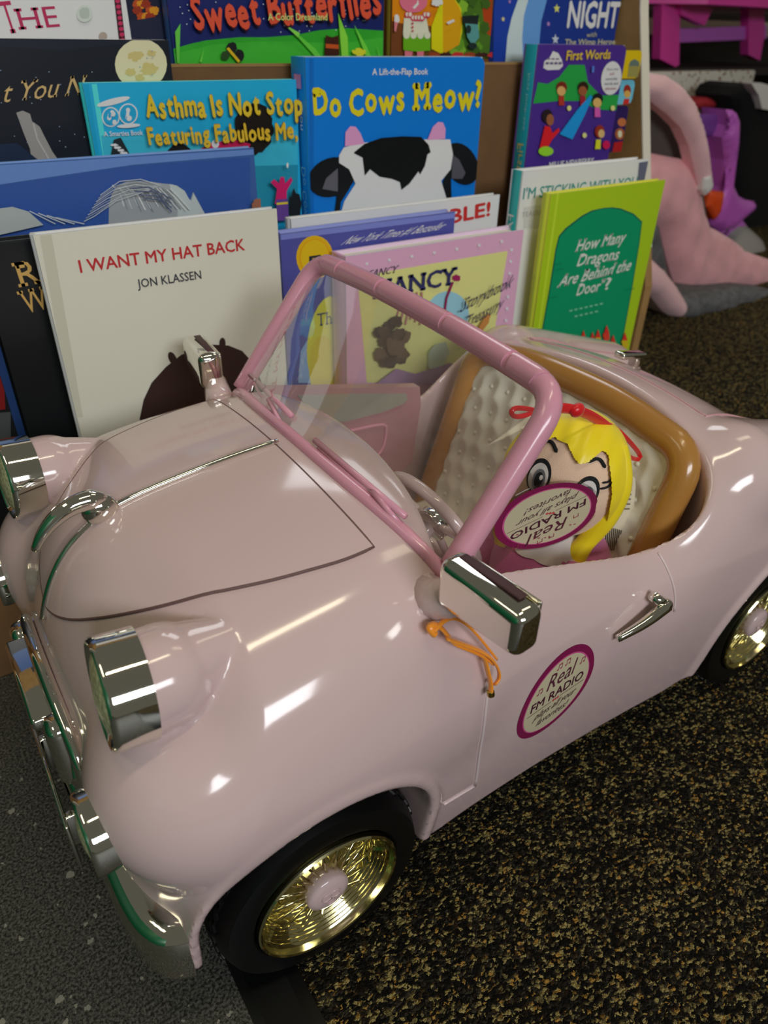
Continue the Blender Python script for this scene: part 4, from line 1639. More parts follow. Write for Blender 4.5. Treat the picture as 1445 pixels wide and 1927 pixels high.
# radio sticker on the near door
def radio_sticker(mb, O, U, V, N, project=None, turn=0.0):
    """oval badge: O centre, U half width axis, V half height axis"""
    def place(uv, lift):
        P_ = np.array([O + U * u + V * v for u, v in uv])
        if project is not None:
            return project(P_, lift)
        return P_ + N * np.reshape(lift, (-1, 1))

    asp = np.linalg.norm(V) / np.linalg.norm(U)
    ca, sa = math.cos(turn), math.sin(turn)

    def rot_(u, v):
        return (u * ca - v * asp * sa), (u * sa / asp + v * ca)

    def disc(r0, r1, m, lift):
        n, rings = 64, 6
        uv = [(0, 0)] if r0 == 0 else []
        base = len(uv)
        rr = np.linspace(r0, r1, rings + 1)
        for r_ in (rr[1:] if r0 == 0 else rr):
            uv += [(r_ * math.cos(2 * math.pi * k / n), r_ * math.sin(2 * math.pi * k / n)) for k in range(n)]
        Fc = [(0, base + (k + 1) % n, base + k) for k in range(n)] if r0 == 0 else []
        for i in range(len(rr) - (2 if r0 == 0 else 1)):
            Fc += [(base + i * n + k, base + i * n + (k + 1) % n, base + (i + 1) * n + (k + 1) % n, base + (i + 1) * n + k) for k in range(n)]
        mb.add(place(uv, lift), Fc, m, True)
    disc(0, 1.0, ink('#6e1440'), 0.0003)
    disc(0, 0.865, ink('#b0487a'), 0.00045)
    disc(0, 0.84, ink('#aca388'), 0.0006)

    def txt(t, u0, u1, v0, h, m, **kw):
        G, Fc = glyphs(t, **kw)
        mb.add(place([rot_(u0 + (u1 - u0) * g[0], v0 + h * g[1]) for g in G], 0.0008 + G[:, 2]), Fc, ink(m), False)
    txt('Real', -0.36, 0.34, 0.30, 0.34, '#4c2030', shear=0.12)
    txt('FM RADIO', -0.70, 0.70, -0.02, 0.21, '#40182a', bold=0.012)
    txt('plays all your', -0.52, 0.56, -0.34, 0.17, '#4c2c34', shear=0.08)
    txt('favorites!', -0.40, 0.42, -0.60, 0.17, '#4c2c34', shear=0.08)

    def bar(u0, u1, v, w, m):
        mb.add(place([rot_(*q) for q in ((u0, v - w), (u1, v - w), (u1, v + w), (u0, v + w))], 0.0008), [(0, 1, 2, 3)], ink(m), False)
    bar(-0.76, -0.12, -0.10, 0.006, '#6a4a44')
    bar(0.12, 0.76, -0.10, 0.006, '#6a4a44')
    for u in (-0.06, 0.0, 0.06):
        mb.add(place([(u - .035, -.10), (u, -.14), (u + .035, -.10), (u, -.06)], 0.0008), [(0, 1, 2, 3)], ink('#b03a44'), False)
    for (u, v) in ((0.10, 0.70), (-0.12, 0.72), (-.58, .42), (.55, .48)):
        bar(u, u + .012, v, 0.05, '#8a3a4a')
        bar(u + .09, u + .102, v, 0.05, '#8a3a4a')
        bar(u, u + .10, v + .05, 0.012, '#8a3a4a')
        for du in (-.02, .07):
            mb.add(place([(u + du - .02, v - .06), (u + du + .025, v - .06), (u + du + .025, v - .03), (u + du - .02, v - .03)], 0.0008), [(0, 1, 2, 3)], ink('#8a3a4a'), False)


def door_project(P_, lift):
    q = np.array(P_).copy()
    q[:, 1] = 0.12
    q = march(q, np.tile((0, 1.0, 0), (len(q), 1)), off=lift)
    return q


ctr = hit([(1046, 1306)])[0]
b = MB()
ul, ur = hit([(976, 1355), (1119, 1256)])
U_ = (ur - ul) / 2
U_[1] = 0
V_ax = hit([(1085, 1225)])[0] - hit([(1008, 1388)])[0]
V_ax = np.array((0.0, 0, abs(V_ax[2]) / 2 * 1.0))
radio_sticker(b, ctr, U_ * 0.98, V_ax * 1.02 + U_ * 0.0, None, door_project)
b.build('radio_sticker', car, fix=False)

# ------------------------------------------------------------------ windshield, cabin and fittings of the car
_by = np.linspace(0.2345, 2 * YC - 0.2345, 40)
_bx = 0.1855 + 0.0190 * (np.abs(_by - YC) / 0.14) ** 2.2
WB = march(np.stack([_bx, _by, np.full(40, 0.40)], 1), np.tile((0, 0, -1.0), (40, 1)), off=0.0008)
b = MB()
b.tube(WB, 0.0042, 'rose_plastic', n=10, up=(0, 0, 1), flat=0.9)
b.build('windshield_base', car)
nb, fb_ = np.array((0.2085, 0.2365, 0.276)), np.array((0.2085, 0.5115, 0.276))
nt_, ft_ = at(1056, 742, 0.2395), at(598, 489, 0.5085)
mid = (nt_ + ft_) / 2 + np.array((0.003, 0, 0.0025))


def lerp(a, b_, t):
    return a + (b_ - a) * t


def corner(a, c, d, r, n=9):
    """rounded corner at c between a and d"""
    u1, u2 = (a - c) / np.linalg.norm(a - c), (d - c) / np.linalg.norm(d - c)
    p, q = c + u1 * r, c + u2 * r
    return [(1 - t) ** 2 * p + 2 * t * (1 - t) * c + t * t * q for t in np.linspace(0, 1, n)]


fr = [nb, lerp(nb, nt_, .4)] + corner(nb, nt_, mid, 0.021)
fr += [lerp(nt_, mid, .6) + np.array((0, 0, .0012)), mid, lerp(ft_, mid, .6) + np.array((0, 0, .0012))]
fr += corner(mid, ft_, fb_, 0.021) + [lerp(fb_, ft_, .4), fb_]
FR = smooth_line(fr, 110, it=2)
b = MB()
b.tube(FR, 0.0073, 'rose_plastic', n=16)
wframe = b.build('windshield_frame', car)
# small clips on the header bar
k_top = [i for i in range(110) if abs(FR[i][1] - YC) < 0.122]
cuts = [int(q * (len(k_top) - 1)) for q in (0.0, 0.12, 0.38, 0.68, 0.90, 1.0)]
for c0, c1 in zip(cuts, cuts[1:]):
    seg = resample([FR[k_top[i]] for i in range(c0, c1 + 1)], 10)
    d = seg[-1] - seg[0]
    d /= np.linalg.norm(d)
    seg[0], seg[-1] = seg[0] + d * 0.002, seg[-1] - d * 0.002
    b = MB()
    b.tube(seg + np.array((-0.0008, 0, 0.0014)), 0.0069, 'rose_plastic', n=18)
    b.build('header_pad', wframe, sharp=40)
# clear pane between the base and the frame
tb_ = [i for i in range(110)]
half = 55


def pane(u, v):
    lo_ = resample(WB, 41)[int(round(u * 40))]
    yv = lo_[1]
    s0 = smooth_line([nb, lerp(nb, nt_, .5), nt_, mid, ft_, lerp(fb_, ft_, .5), fb_], 41, it=1)
    top_ = FR[int(round(8 + u * 93))]
    return lerp(lo_, top_, v)


b = MB()
b.grid(pane, 41, 14, 'clear_pane')
from mathutils.bvhtree import BVHTree
PBV = BVHTree.FromPolygons([Vector(v) for v in b.v], b.f)
b.build('windshield_pane', car, fix=False)
# moulded wipers on the lower pane
pn = np.cross(ft_ - nb, nt_ - fb_)
pn /= np.linalg.norm(pn)
if pn[0] > 0:
    pn = -pn
pc_ = (nb + fb_ + nt_ + ft_) / 4


def onpane(px, off=0.0035):
    d = Vector(ray(*px)).normalized()
    h = PBV.ray_cast(Vector(CAM), d)
    if h[0] is None:
        dd = ray(*px)
        return CAM + dd * ((pn @ (pc_ - CAM)) / (pn @ dd)) + pn * off
    return np.array(h[0] - d * off)


for bar_, arm in ((((471, 706), (548, 782)), ((505, 752), (545, 832))), (((592, 828), (763, 972)), ((700, 925), (752, 985)))):
    b = MB()
    b.tube([onpane(bar_[0]), onpane(bar_[1])], 0.0020, 'rose_plastic', n=8)
    b.tube([onpane(arm[0]), onpane(lerp(np.array(arm[0]), np.array(arm[1]), .5)), onpane(arm[1], 0.001)], 0.0017, 'rose_plastic', n=8)
    b.tube([onpane((bar_[0][0] + 6, bar_[0][1] + 14), 0.002), onpane((arm[1][0] - 8, arm[1][1] - 12), 0.002)], 0.0011, 'rose_plastic', n=6)
    b.build('wiper', car)

# steering wheel
sc_ = np.array((0.2515, 0.3085, 0.2465))
sn = np.array((0.90, 0.05, 0.42))
sn /= np.linalg.norm(sn)
e1 = np.cross(sn, (0, 0, 1.0))
e1 /= np.linalg.norm(e1)
e2 = np.cross(e1, sn)
b = MB()
b.tube([sc_ + 0.040 * (e1 * math.cos(t) + e2 * math.sin(t)) for t in np.linspace(0, 2 * math.pi, 49)[:-1]], 0.0040, 'pink_plastic', n=12, closed=True)
sw = b.build('steering_wheel', car)
b = MB()
for t in (0.3, math.pi - 0.3, -math.pi / 2):
    b.tube([sc_, sc_ + 0.039 * (e1 * math.cos(t) + e2 * math.sin(t))], 0.003, 'pink_plastic', n=8)
b.lathe([(0.012, -0.004), (0.012, 0.004), (0.008, 0.006), (0.0001, 0.0065)], sc_, sn, 'chrome', n=24)
b.tube([sc_, sc_ - sn * 0.03], 0.006, 'pink_plastic', n=10)
b.build('steering_hub', sw)

# bench seat: tan piping round a quilted cream back
SN = np.array((-0.945, 0, 0.326))           # way the seat back faces
SU = np.array((0.326, 0, 0.945))            # up the seat back
s_o = np.array((0.409, YC, 0.165))


def seat_pt(y, s, off=0.0):
    return s_o + np.array((0, y - YC, 0)) + SU * s + SN * off


hw = 0.1205
prof_ = [(-hw, -0.075), (-hw, 0.02), (-hw, 0.065)]
cpath = [seat_pt(YC - hw, -0.075), seat_pt(YC - hw, 0.0)]
tl_, tr_ = seat_pt(YC - hw, 0.110), seat_pt(YC + hw, 0.110)
tm_ = seat_pt(YC, 0.1205)
cpath += corner(cpath[-1], tl_, tm_, 0.026) + [lerp(tl_, tm_, .6) + SU * .003, tm_, lerp(tr_, tm_, .6) + SU * .003]
cpath += corner(tm_, tr_, seat_pt(YC + hw, 0), 0.026) + [seat_pt(YC + hw, 0.0), seat_pt(YC + hw, -0.075)]
SP = smooth_line(cpath, 90)
b = MB()
b.tube(SP, 0.0118, 'tan_piping', n=18)
seat = b.build('bench_seat', car)


def quilt(u, v, nu_=11.0, nv_=8.0):
    a = u * nu_
    r_ = v * nv_
    best = 9
    row = math.floor(r_)
    for rr in (row - 1, row, row + 1, row + 2):
        for cc in range(math.floor(a) - 1, math.floor(a) + 3):
            cxx = cc + (0.5 if rr % 2 else 0)
            best = min(best, math.hypot(a - cxx, (r_ - rr) * 0.9))
    return min(best, 0.62)


def cush(u, v):
    y_ = YC + (u * 2 - 1) * (hw - 0.004)
    edge = 1 - abs(u * 2 - 1) ** 6
    topv = 0.109 + 0.010 * (1 - (u * 2 - 1) ** 2) - 0.022 * max(0, abs(u * 2 - 1) - 0.75) ** 2 * 16
    s_ = -0.078 + v * (topv - 0.006 + 0.078)
    q = quilt(u, v)
    return seat_pt(y_, s_, 0.001 + 0.007 * (edge * (1 - abs(2 * v - 1) ** 8)) * (0.35 + q) + 0.0035 * q)


b = MB()
b.grid(cush, 110, 80, 'cream_vinyl')
cu_ = b.build('back_cushion', seat, fix=False)
b = MB()
for rr in range(0, 9):
    for cc in range(0, 12):
        u_, v_ = (cc + (0.5 if rr % 2 else 0)) / 11.0, rr / 8.0
        if 0.04 < u_ < 0.96 and 0.05 < v_ < 0.93:
            b.ball(cush(u_, v_) + SN * 0.0006, 0.0021, 'cream_vinyl', nu=10, nv=6)
b.build('tuft_buttons', cu_)
b = MB()
b.box((0.445, YC, 0.19), (0.018, 0.225, 0.15), 'tan_piping', 0.006, rot=Matrix.Rotation(0.33, 3, 'Y'))
b.build('seat_shell', seat)
b = MB()
b.box((0.345, YC, 0.112), (0.10, 0.23, 0.028), 'cream_vinyl', 0.010, seg=4)
b.build('seat_cushion', seat)

# trim of the far door inside the cabin
YI = 0.5035


def onwall(pts, y=YI):
    return [at(p[0], p[1], y) for p in pts]


b = MB()
b.slab(onwall([(505, 733), (790, 728), (792, 762), (786, 800), (774, 870), (735, 905), (640, 905), (560, 800)]), (0, 0.010, 0), 'cabin_rose')
dp = b.build('door_panel', car)
b = MB()
ins = [(560, 744), (640, 742), (765, 741), (767, 752), (760, 760), (719, 776), (649, 794), (600, 790)]
b.slab(onwall(ins, YI - 0.0012), (0, 0.004, 0), 'quilt_gray')
b.build('quilted_insert', dp)
b = MB()
pk = [(652, 812), (722, 797), (728, 803), (722, 846), (700, 866), (664, 860)]
b.tube(smooth_line(onwall(pk + pk[:1], YI - 0.0005), 40), 0.0016, 'rose_plastic', n=8)
b.build('door_pocket', dp)

# door mirrors
for s_ in (-1, 1):
    b = MB()
    bm_ = bmesh.new()
    bmesh.ops.create_cube(bm_, size=1.0)
    bmesh.ops.scale(bm_, vec=(0.019, 0.056, 0.031), verts=bm_.verts)
    for v in bm_.verts:
        if v.co.y < 0:
            v.co.z = v.co.z * 0.86
            v.co.x = v.co.x * 0.95
    bmesh.ops.bevel(bm_, geom=bm_.edges[:], offset=0.0062, segments=5, affect='EDGES', profile=0.5)
    bmesh.ops.rotate(bm_, cent=(0, 0, 0), matrix=Matrix.Rotation(0.10, 3, 'Z'), verts=bm_.verts)
    bmesh.ops.translate(bm_, vec=(0.1945, 0.1925, 0.2880), verts=bm_.verts)
    b.bm(bm_, 'chrome', True)
    if s_ > 0:
        b.v = [(p[0], 2 * YC - p[1], p[2]) for p in b.v]
    mo = b.build('door_mirror', car)
    b = MB()
    b.box((0.2042, 0.1925, 0.2885), (0.0016, 0.046, 0.023), 'chrome', 0.0006, rot=Matrix.Rotation(0.10, 3, 'Z'))
    b.box((0.1970, 0.1945, 0.3029), (0.0055, 0.040, 0.0012), 'dark_reflection', 0.0004, rot=Matrix.Rotation(0.10, 3, 'Z'))  # dark strip on the housing top, painted in for a dark reflection
    if s_ > 0:
        b.v = [(p[0], 2 * YC - p[1], p[2]) for p in b.v]
    b.build('mirror_glass', mo)
    b = MB()
    foot = [(0.192, 0.238, 0.262), (0.193, 0.226, 0.267), (0.196, 0.212, 0.277)]
    b.tube(foot, [0.013, 0.0115, 0.009], 'pink_plastic', n=16)
    if s_ > 0:
        b.v = [(p[0], 2 * YC - p[1], p[2]) for p in b.v]
    b.build('mirror_foot', mo)

# second radio sticker on a clear film inside the near side of the windshield
b = MB()
O_ = at(1032, 971, 0.262)
U_ = (at(1127, 958, 0.262) - at(938, 984, 0.262)) / 2
V_ = (at(1047, 911, 0.262) - at(1010, 1033, 0.262)) / 2
radio_sticker(b, O_, -U_, -V_, np.array((0, -1.0, 0)), None, turn=math.radians(17))
st = b.build('radio_sticker', car, fix=False)
b = MB()
film = [O_ + 1.05 * (U_ * math.cos(t) + V_ * math.sin(t)) for t in np.linspace(0, 2 * math.pi, 49)[:-1]]
b.slab(film, (0, 0.0008, 0), 'clear_film')
tabp = [at(930, 1000, .2625), at(1010, 880, .2625), at(1000, 940, .2625), at(950, 1030, .2625)]
b.slab([at(p[0], p[1], .2629) for p in ((960, 905), (1000, 890), (1010, 1030), (960, 1040), (915, 1085), (890, 1060))], (0, 0.0006, 0), 'clear_film')
b.build('clear_film', st)

# ------------------------------------------------------------------ orange ribbon tied round the near mirror
rb = thing('orange_ribbon', (0.205, 0.205, 0.245), 'thin orange satin ribbon tied around the near door mirror of the pink car', 'ribbon')


def strand(px, r_=0.0018, lift=0.004):
    P_ = hit(px)
    P_ = snap(P_, off=lift, f=solid)
    return smooth_line(P_, 30)


b = MB()
b.tube(strand([(798, 1187), (818, 1166), (838, 1160), (862, 1172), (884, 1194), (903, 1216), (916, 1232)], lift=0.007), 0.0016, 'orange_ribbon', n=8, flat=0.5)
b.tube(strand([(795, 1180), (800, 1172), (815, 1178), (826, 1190), (838, 1205), (862, 1213), (890, 1224), (912, 1240)], lift=0.006), 0.0023, 'orange_ribbon', n=8, flat=0.45)
b.build('ribbon_loop', rb)
b = MB()
b.tube(strand([(820, 1196), (850, 1205), (884, 1216), (905, 1230), (918, 1250), (919, 1268), (910, 1278)], lift=0.008), 0.0022, 'orange_ribbon', n=8, flat=0.4)
b.tube(strand([(890, 1222), (898, 1238), (903, 1258), (909, 1280), (908, 1294)], lift=0.006), 0.0021, 'orange_ribbon', n=8, flat=0.45)
b.build('ribbon_tail', rb)
b = MB()
b.tube(strand([(804, 1192), (797, 1186), (793, 1180), (800, 1176)], lift=0.006), 0.0021, 'orange_ribbon', n=8)
b.build('knot', rb)
b = MB()
e_ = strand([(908, 1292), (909, 1300)], lift=0.006)
b.tube(e_, 0.0022, 'brass', n=10)
b.build('brass_end', rb)

# ------------------------------------------------------------------ plush doll in the driver's seat
HC = at(1066, 893, 0.300)
doll = thing('plush_doll', (0.372, 0.300, 0.125), 'yellow-haired plush doll with red hair ribbon, sitting in the pink car', 'doll')
Fd = CAM - HC
Fd /= np.linalg.norm(Fd)
Fd = Fd + np.array((-0.10, -0.02, -0.22))
Fd /= np.linalg.norm(Fd)
ur_ = np.cross(np.array((0, 0, 1.0)), Fd)
ur_ /= np.linalg.norm(ur_)
uu_ = np.cross(Fd, ur_)
tl = math.radians(-10)
UR, UU = ur_ * math.cos(tl) + uu_ * math.sin(tl), -ur_ * math.sin(tl) + uu_ * math.cos(tl)
RXH, RYH, RZH = 0.0405, 0.0470, 0.0390      # half width, half height, half depth of the head


def hp_(a, c, k=1.0):
    """point on the head: a across, c up (fractions of the half sizes), front side"""
    q = max(0.0, 1 - a * a - c * c)
    return HC + UR * a * RXH * k + UU * c * RYH * k + Fd * math.sqrt(q) * RZH * k


b = MB()
R3 = np.stack([UR, UU, Fd], 1)
b.ball(HC, (RXH, RYH, RZH), 'skin_plush', 40, 28, rot=R3)
b.ball(hp_(0, -0.22, 1.0), 0.0045, 'skin_plush', 12, 8)
head = b.build('head', doll)
# embroidered face
b = MB()


def patch(ac, cc, ra, rc, m, lift, rot=0.0, n=28):
    ca, sa = math.cos(rot), math.sin(rot)
    ringp = []
    pts = [hp_(ac, cc) + Fd * lift]
    for i in range(n):
        t = 2 * math.pi * i / n
        u_, v_ = ra * math.cos(t), rc * math.sin(t)
        ringp.append(hp_(ac + u_ * ca - v_ * sa, cc + u_ * sa + v_ * ca) + Fd * lift)
    b.add(pts + ringp, [(0, 1 + i, 1 + (i + 1) % n) for i in range(n)], m, False)


def stitch(pts, w, lift=0.0012):
    P_ = smooth_line([hp_(*p) + Fd * lift for p in pts], 14)
    b.tube(P_, list(w * np.array([.5] + [1] * 12 + [.4])), 'felt_black', n=6)


for sx, ex in ((-1, -0.42), (1, 0.41)):
    patch(ex, 0.02, .205, .27, 'felt_black', .0008)
    patch(ex, 0.0, .165, .225, 'felt_white', .0012)
    patch(ex + .02, -0.02, .105, .165, ink('#5a5c60'), .0016)
    patch(ex + .02, -0.02, .07, .12, 'felt_black', .0019)
    patch(ex + .05, 0.03, .03, .04, 'felt_white', .0022)
    stitch([(ex - .16, .46), (ex - .02, .56), (ex + .14, .44)], 0.0013)
    for k in range(2):
        stitch([(ex + sx * .19, .14 + .09 * k), (ex + sx * .29, .17 + .09 * k), (ex + sx * .36, .26 + .09 * k)], 0.0008)
stitch([(-.16, -.52), (0, -.60), (.16, -.52)], 0.0009)
b.build('face_embroidery', head, fix=False)
def fringe(a_):
    return float(np.interp(a_, [-1, -.8, -.6, -.38, -.15, .0, .12, .24, .36, .48, .62, .75, .85, .95], [-.4, -.1, .35, .58, .56, .44, .37, .44, .62, .58, .34, .08, -.3, -.9]))


# hair: a glossy cap with a scalloped fringe and two side locks
b = MB()
nu_, nv_ = 220, 120
V_, F_ = [], []
for i in range(nv_ + 1):
    th = math.pi * i / nv_
    for j in range(nu_):
        ph = 2 * math.pi * j / nu_
        a_, c_, f_ = math.sin(th) * math.cos(ph), math.cos(th), math.sin(th) * math.sin(ph)
        wav = 1.06 + 0.020 * math.cos(a_ * 22 - 2.4) * max(0, f_) * max(0, c_) ** .5 + 0.03 * max(0, f_) * (1 - min(1, abs(a_ - .12) / .3)) * max(0, 1 - abs(c_ - .5) * 2.2)
        if f_ > 0.02 and abs(a_) < 0.93:
            ln_ = fringe(a_)
            if c_ < ln_ and c_ > ln_ - 0.09:
                c_ = ln_
                f_ = math.sqrt(max(0.0004, 1 - a_ * a_ - c_ * c_))
        V_.append(HC + UR * a_ * RXH * wav * 1.03 + UU * c_ * RYH * wav + Fd * f_ * RZH * wav)
for i in range(nv_):
    for j in range(nu_):
        th = math.pi * (i + .5) / nv_
        ph = 2 * math.pi * (j + .5) / nu_
        a_, c_, f_ = math.sin(th) * math.cos(ph), math.cos(th), math.sin(th) * math.sin(ph)
        line_ = fringe(a_)
        if f_ > 0.02 and c_ < line_ and abs(a_) < 0.93:
            continue
        if c_ < -0.75:
            continue
        F_.append((i * nu_ + j, (i + 1) * nu_ + j, (i + 1) * nu_ + (j + 1) % nu_, i * nu_ + (j + 1) % nu_))
b.add(V_, F_, 'hair_yellow', True)
for sx in (-1, 1):
    pts = [HC + UR * sx * .60 * RXH + UU * .72 * RYH + Fd * .010, HC + UR * sx * .86 * RXH + UU * .30 * RYH + Fd * .010, HC + UR * sx * .90 * RXH - UU * .25 * RYH + Fd * .008, HC + UR * sx * .80 * RXH - UU * .75 * RYH + Fd * .006, HC + UR * sx * .66 * RXH - UU * 1.15 * RYH + Fd * .008, HC + UR * sx * .66 * RXH - UU * 1.42 * RYH + Fd * .010]
    b.tube(smooth_line(pts, 26), list(np.interp(np.linspace(0, 1, 26), [0, .3, .55, .75, .9, 1], [.007, .0105, .0095, .0068, .0095, .004])), 'hair_yellow', n=16, flat=0.75, up=tuple(Fd))
b.build('hair', doll, fix=False)
# red ribbon bow over the top of the head


def band(m, px, y, w, name, par, fl=0.25):
    b_ = MB()
    P_ = smooth_line([at(p[0], p[1], yy) for p, yy in zip(px, y)], 30)
    b_.tube(P_, w, m, n=10, flat=fl, up=tuple(Fd))
    return b_


bo = MB()
for px, ys_, w in (([(1005, 772), (985, 768), (966, 768), (960, 778), (972, 786), (1000, 778), (1020, 772)], [.286] * 7, .0017),
                   ([(1012, 773), (1040, 768), (1068, 768), (1100, 776), (1130, 793), (1152, 812)], [.285] * 6, .0036),
                   ([(1130, 792), (1160, 806), (1184, 830), (1206, 857), (1204, 866), (1186, 862), (1165, 843), (1146, 816)], [.285] * 8, .0018)):
    bo.tube(smooth_line([at(p[0], p[1], yy) for p, yy in zip(px, ys_)], 30), w, 'bow_red', n=10, flat=0.25, up=tuple(Fd))
bo.ball(at(1086, 772, .283), (.006, .004, .005), 'bow_red', 12, 8)
bo.build('hair_ribbon', doll)
# body in a pink dress
b = MB()
tc_ = np.array((0.369, 0.298, 0.124))
b.lathe([(0.0001, 0.0), (0.046, 0.002), (0.052, 0.014), (0.050, 0.034), (0.046, 0.058), (0.040, 0.072), (0.020, 0.083), (0.0001, 0.088)], tc_, (-0.10, 0, 1), 'dress_pink', n=36)
for sx in (-1, 1):
    sh = tc_ + np.array((-0.012, sx * 0.026, 0.066))
    b.tube(smooth_line([sh, sh + np.array((-0.022, sx * 0.020, -0.022)), sh + np.array((-0.050, sx * 0.016, -0.038))], 12), list(np.linspace(.0135, .011, 12)), 'dress_pink', n=14)
b.build('dress', doll)
for sx in (-1, 1):
    sh = tc_ + np.array((-0.012, sx * 0.026, 0.066))
    b = MB()
    b.ball(sh + np.array((-0.056, sx * 0.015, -0.041)), (.012, .011, .011), 'skin_plush', 14, 10)
    b.build('hand', doll)
    b = MB()
    b.tube(smooth_line([tc_ + np.array((-0.02, sx * .02, .016)), tc_ + np.array((-.06, sx * .026, .018)), tc_ + np.array((-.088, sx * .028, .012))], 10), .0125, 'skin_plush', n=14)
    b.build('leg', doll)
b = MB()
cc_ = at(1052, 1046, .278)
nc = 9
V_, F_ = [], []
n_a = 72
for i in range(4):
    for j in range(n_a):
        t = 2 * math.pi * j / n_a
        rr_ = (0.012, 0.018, 0.025, 0.0315)[i] * (1 + (0.10 * abs(math.sin(t * nc / 2)) if i == 3 else 0))
        V_.append(tc_ + np.array((-0.008, 0, 0.0)) + np.array((rr_ * math.cos(t), rr_ * math.sin(t), (0.090, 0.0875, 0.082, 0.0735)[i])))
for i in range(3):
    for j in range(n_a):
        F_.append((i * n_a + j, i * n_a + (j + 1) % n_a, (i + 1) * n_a + (j + 1) % n_a, (i + 1) * n_a + j))
b.add(V_, F_, 'felt_white', True)
b.build('collar', doll)
# shop tag tied to the doll
b = MB()
YT = 0.276
tp = [(1160, 893), (1186, 892), (1195, 900), (1196, 915), (1186, 1046), (1120, 1052), (1138, 985)]
b.slab([at(p[0], p[1], YT) for p in tp], (0.0, 0.0012, 0), 'card_tag')
for k in range(9):
    x = 1141 + 3.4 * k
    b.add([at(p[0], p[1], YT - 0.0004) for p in ((x, 990 + k), (x + 1.6, 990 + k), (x - 4 + 1.6, 1036), (x - 4, 1036))], [(0, 1, 2, 3)], ink('#2a2622'), False)
for k in range(6):
    y_ = 912 + 9 * k
    b.add([at(p[0], p[1], YT - 0.0004) for p in ((1168 - k * 2, y_), (1190 - k, y_ - 1), (1190 - k, y_ + 2), (1168 - k * 2, y_ + 3))], [(0, 1, 2, 3)], ink('#6a6250'), False)
b.build('price_tag', doll, fix=False)


# ------------------------------------------------------------------ things on the shop floor and shelves to the right
def pillow(mb, px, y, depth, m, puff=0.03, edge=0.03, cuts=4, lean=None, wrinkle=0.0):
    """soft padded shape with real thickness: flat back, rounded front"""
    P_ = [at(a, c, y) for a, c in px]
    bm_ = bmesh.new()
    vs = [bm_.verts.new(p) for p in P_]
    f = bm_.faces.new(vs)
    bmesh.ops.triangulate(bm_, faces=[f])
    for _ in range(cuts):
        bmesh.ops.subdivide_edges(bm_, edges=[e for e in bm_.edges if e.calc_length() > edge * 0.45], cuts=1, use_grid_fill=False)
        bmesh.ops.triangulate(bm_, faces=bm_.faces[:])
    A_ = np.array([(p[0], p[2]) for p in P_])
    B_ = np.roll(A_, -1, axis=0)
    for v in bm_.verts:
        q = np.array((v.co.x, v.co.z))
        d_ = B_ - A_
        t = np.clip(((q - A_) * d_).sum(1) / (d_ * d_).sum(1), 0, 1)
        dist = np.sqrt(((A_ + d_ * t[:, None] - q) ** 2).sum(1)).min()
        k = min(dist / edge, 1)
        h = puff * math.sqrt(max(0, 1 - (1 - k) ** 2))
        if wrinkle:
            h += wrinkle * k * math.sin(q[0] * 70 + q[1] * 40) * math.sin(q[1] * 55 - q[0] * 20)
        v.co.y -= h
    bm_.normal_update()
    mb.bm(bm_, m, True)
    n = len(P_)
    V__ = [tuple(p) for p in P_] + [(p[0], p[1] + depth, p[2]) for p in P_]
    mb.add(V__, [(i, i + n, (i + 1) % n + n, (i + 1) % n) for i in range(n)] + [tuple(range(n, 2 * n))], m, False)


def part(name, root, px, y, depth, m, **kw):
    b_ = MB()
    pillow(b_, px, y, depth, m, **kw)
    return b_.build(name, root)


seatc = thing('doll_car_seat', (1.62, 1.05, 0.0), 'pink and grey padded doll carrier with a hood, beside the book display', 'doll carrier')
part('hood_lining', seatc, [(1150, 178), (1222, 182), (1262, 205), (1290, 240), (1304, 285), (1310, 325), (1322, 352), (1330, 420), (1300, 330), (1222, 300), (1150, 300)], 1.06, 0.05, 'brown_mesh', puff=0.01)
part('seat_pad', seatc, [(1150, 282), (1222, 288), (1285, 300), (1304, 330), (1318, 385), (1330, 425), (1360, 455), (1400, 472), (1480, 500), (1480, 556), (1380, 552), (1290, 554), (1272, 546), (1254, 490), (1240, 430), (1200, 420), (1150, 420)], 1.03, 0.08, 'pink_fabric', puff=0.035, edge=0.06, wrinkle=0.006)
part('hood', seatc, [(1150, 138), (1222, 138), (1252, 142), (1282, 162), (1303, 190), (1320, 235), (1330, 290), (1336, 335), (1328, 362), (1316, 362), (1306, 318), (1296, 275), (1280, 240), (1255, 215), (1222, 190), (1150, 180)], 1.0, 0.025, 'pale_pink_fabric', puff=0.02, edge=0.03, wrinkle=0.004)
part('side_lining', seatc, [(1190, 400), (1238, 425), (1248, 470), (1258, 530), (1225, 505), (1190, 500)], 1.0, 0.06, 'gray_fabric', puff=0.01)
part('front_lip', seatc, [(1180, 470), (1222, 485), (1240, 502), (1262, 530), (1284, 566), (1279, 592), (1265, 599), (1244, 584), (1222, 556), (1180, 540)], 0.96, 0.06, 'pale_pink_fabric', puff=0.03, edge=0.03)
part('base_pad', seatc, [(1280, 556), (1300, 548), (1352, 545), (1400, 540), (1480, 548), (1480, 596), (1390, 598), (1330, 601), (1282, 602), (1268, 598)], 0.955, 0.10, 'gray_fabric', puff=0.035, edge=0.035, wrinkle=0.007)
part('buckle', seatc, [(1322, 332), (1334, 325), (1340, 345), (1336, 358), (1325, 368), (1320, 358)], 0.99, 0.02, 'white_plastic', puff=0.008, edge=0.01)
b = MB()
b.box((1.63, 1.085, 0.012), (0.46, 0.06, 0.024), 'gray_fabric', 0.01)
b.build('foot', seatc)

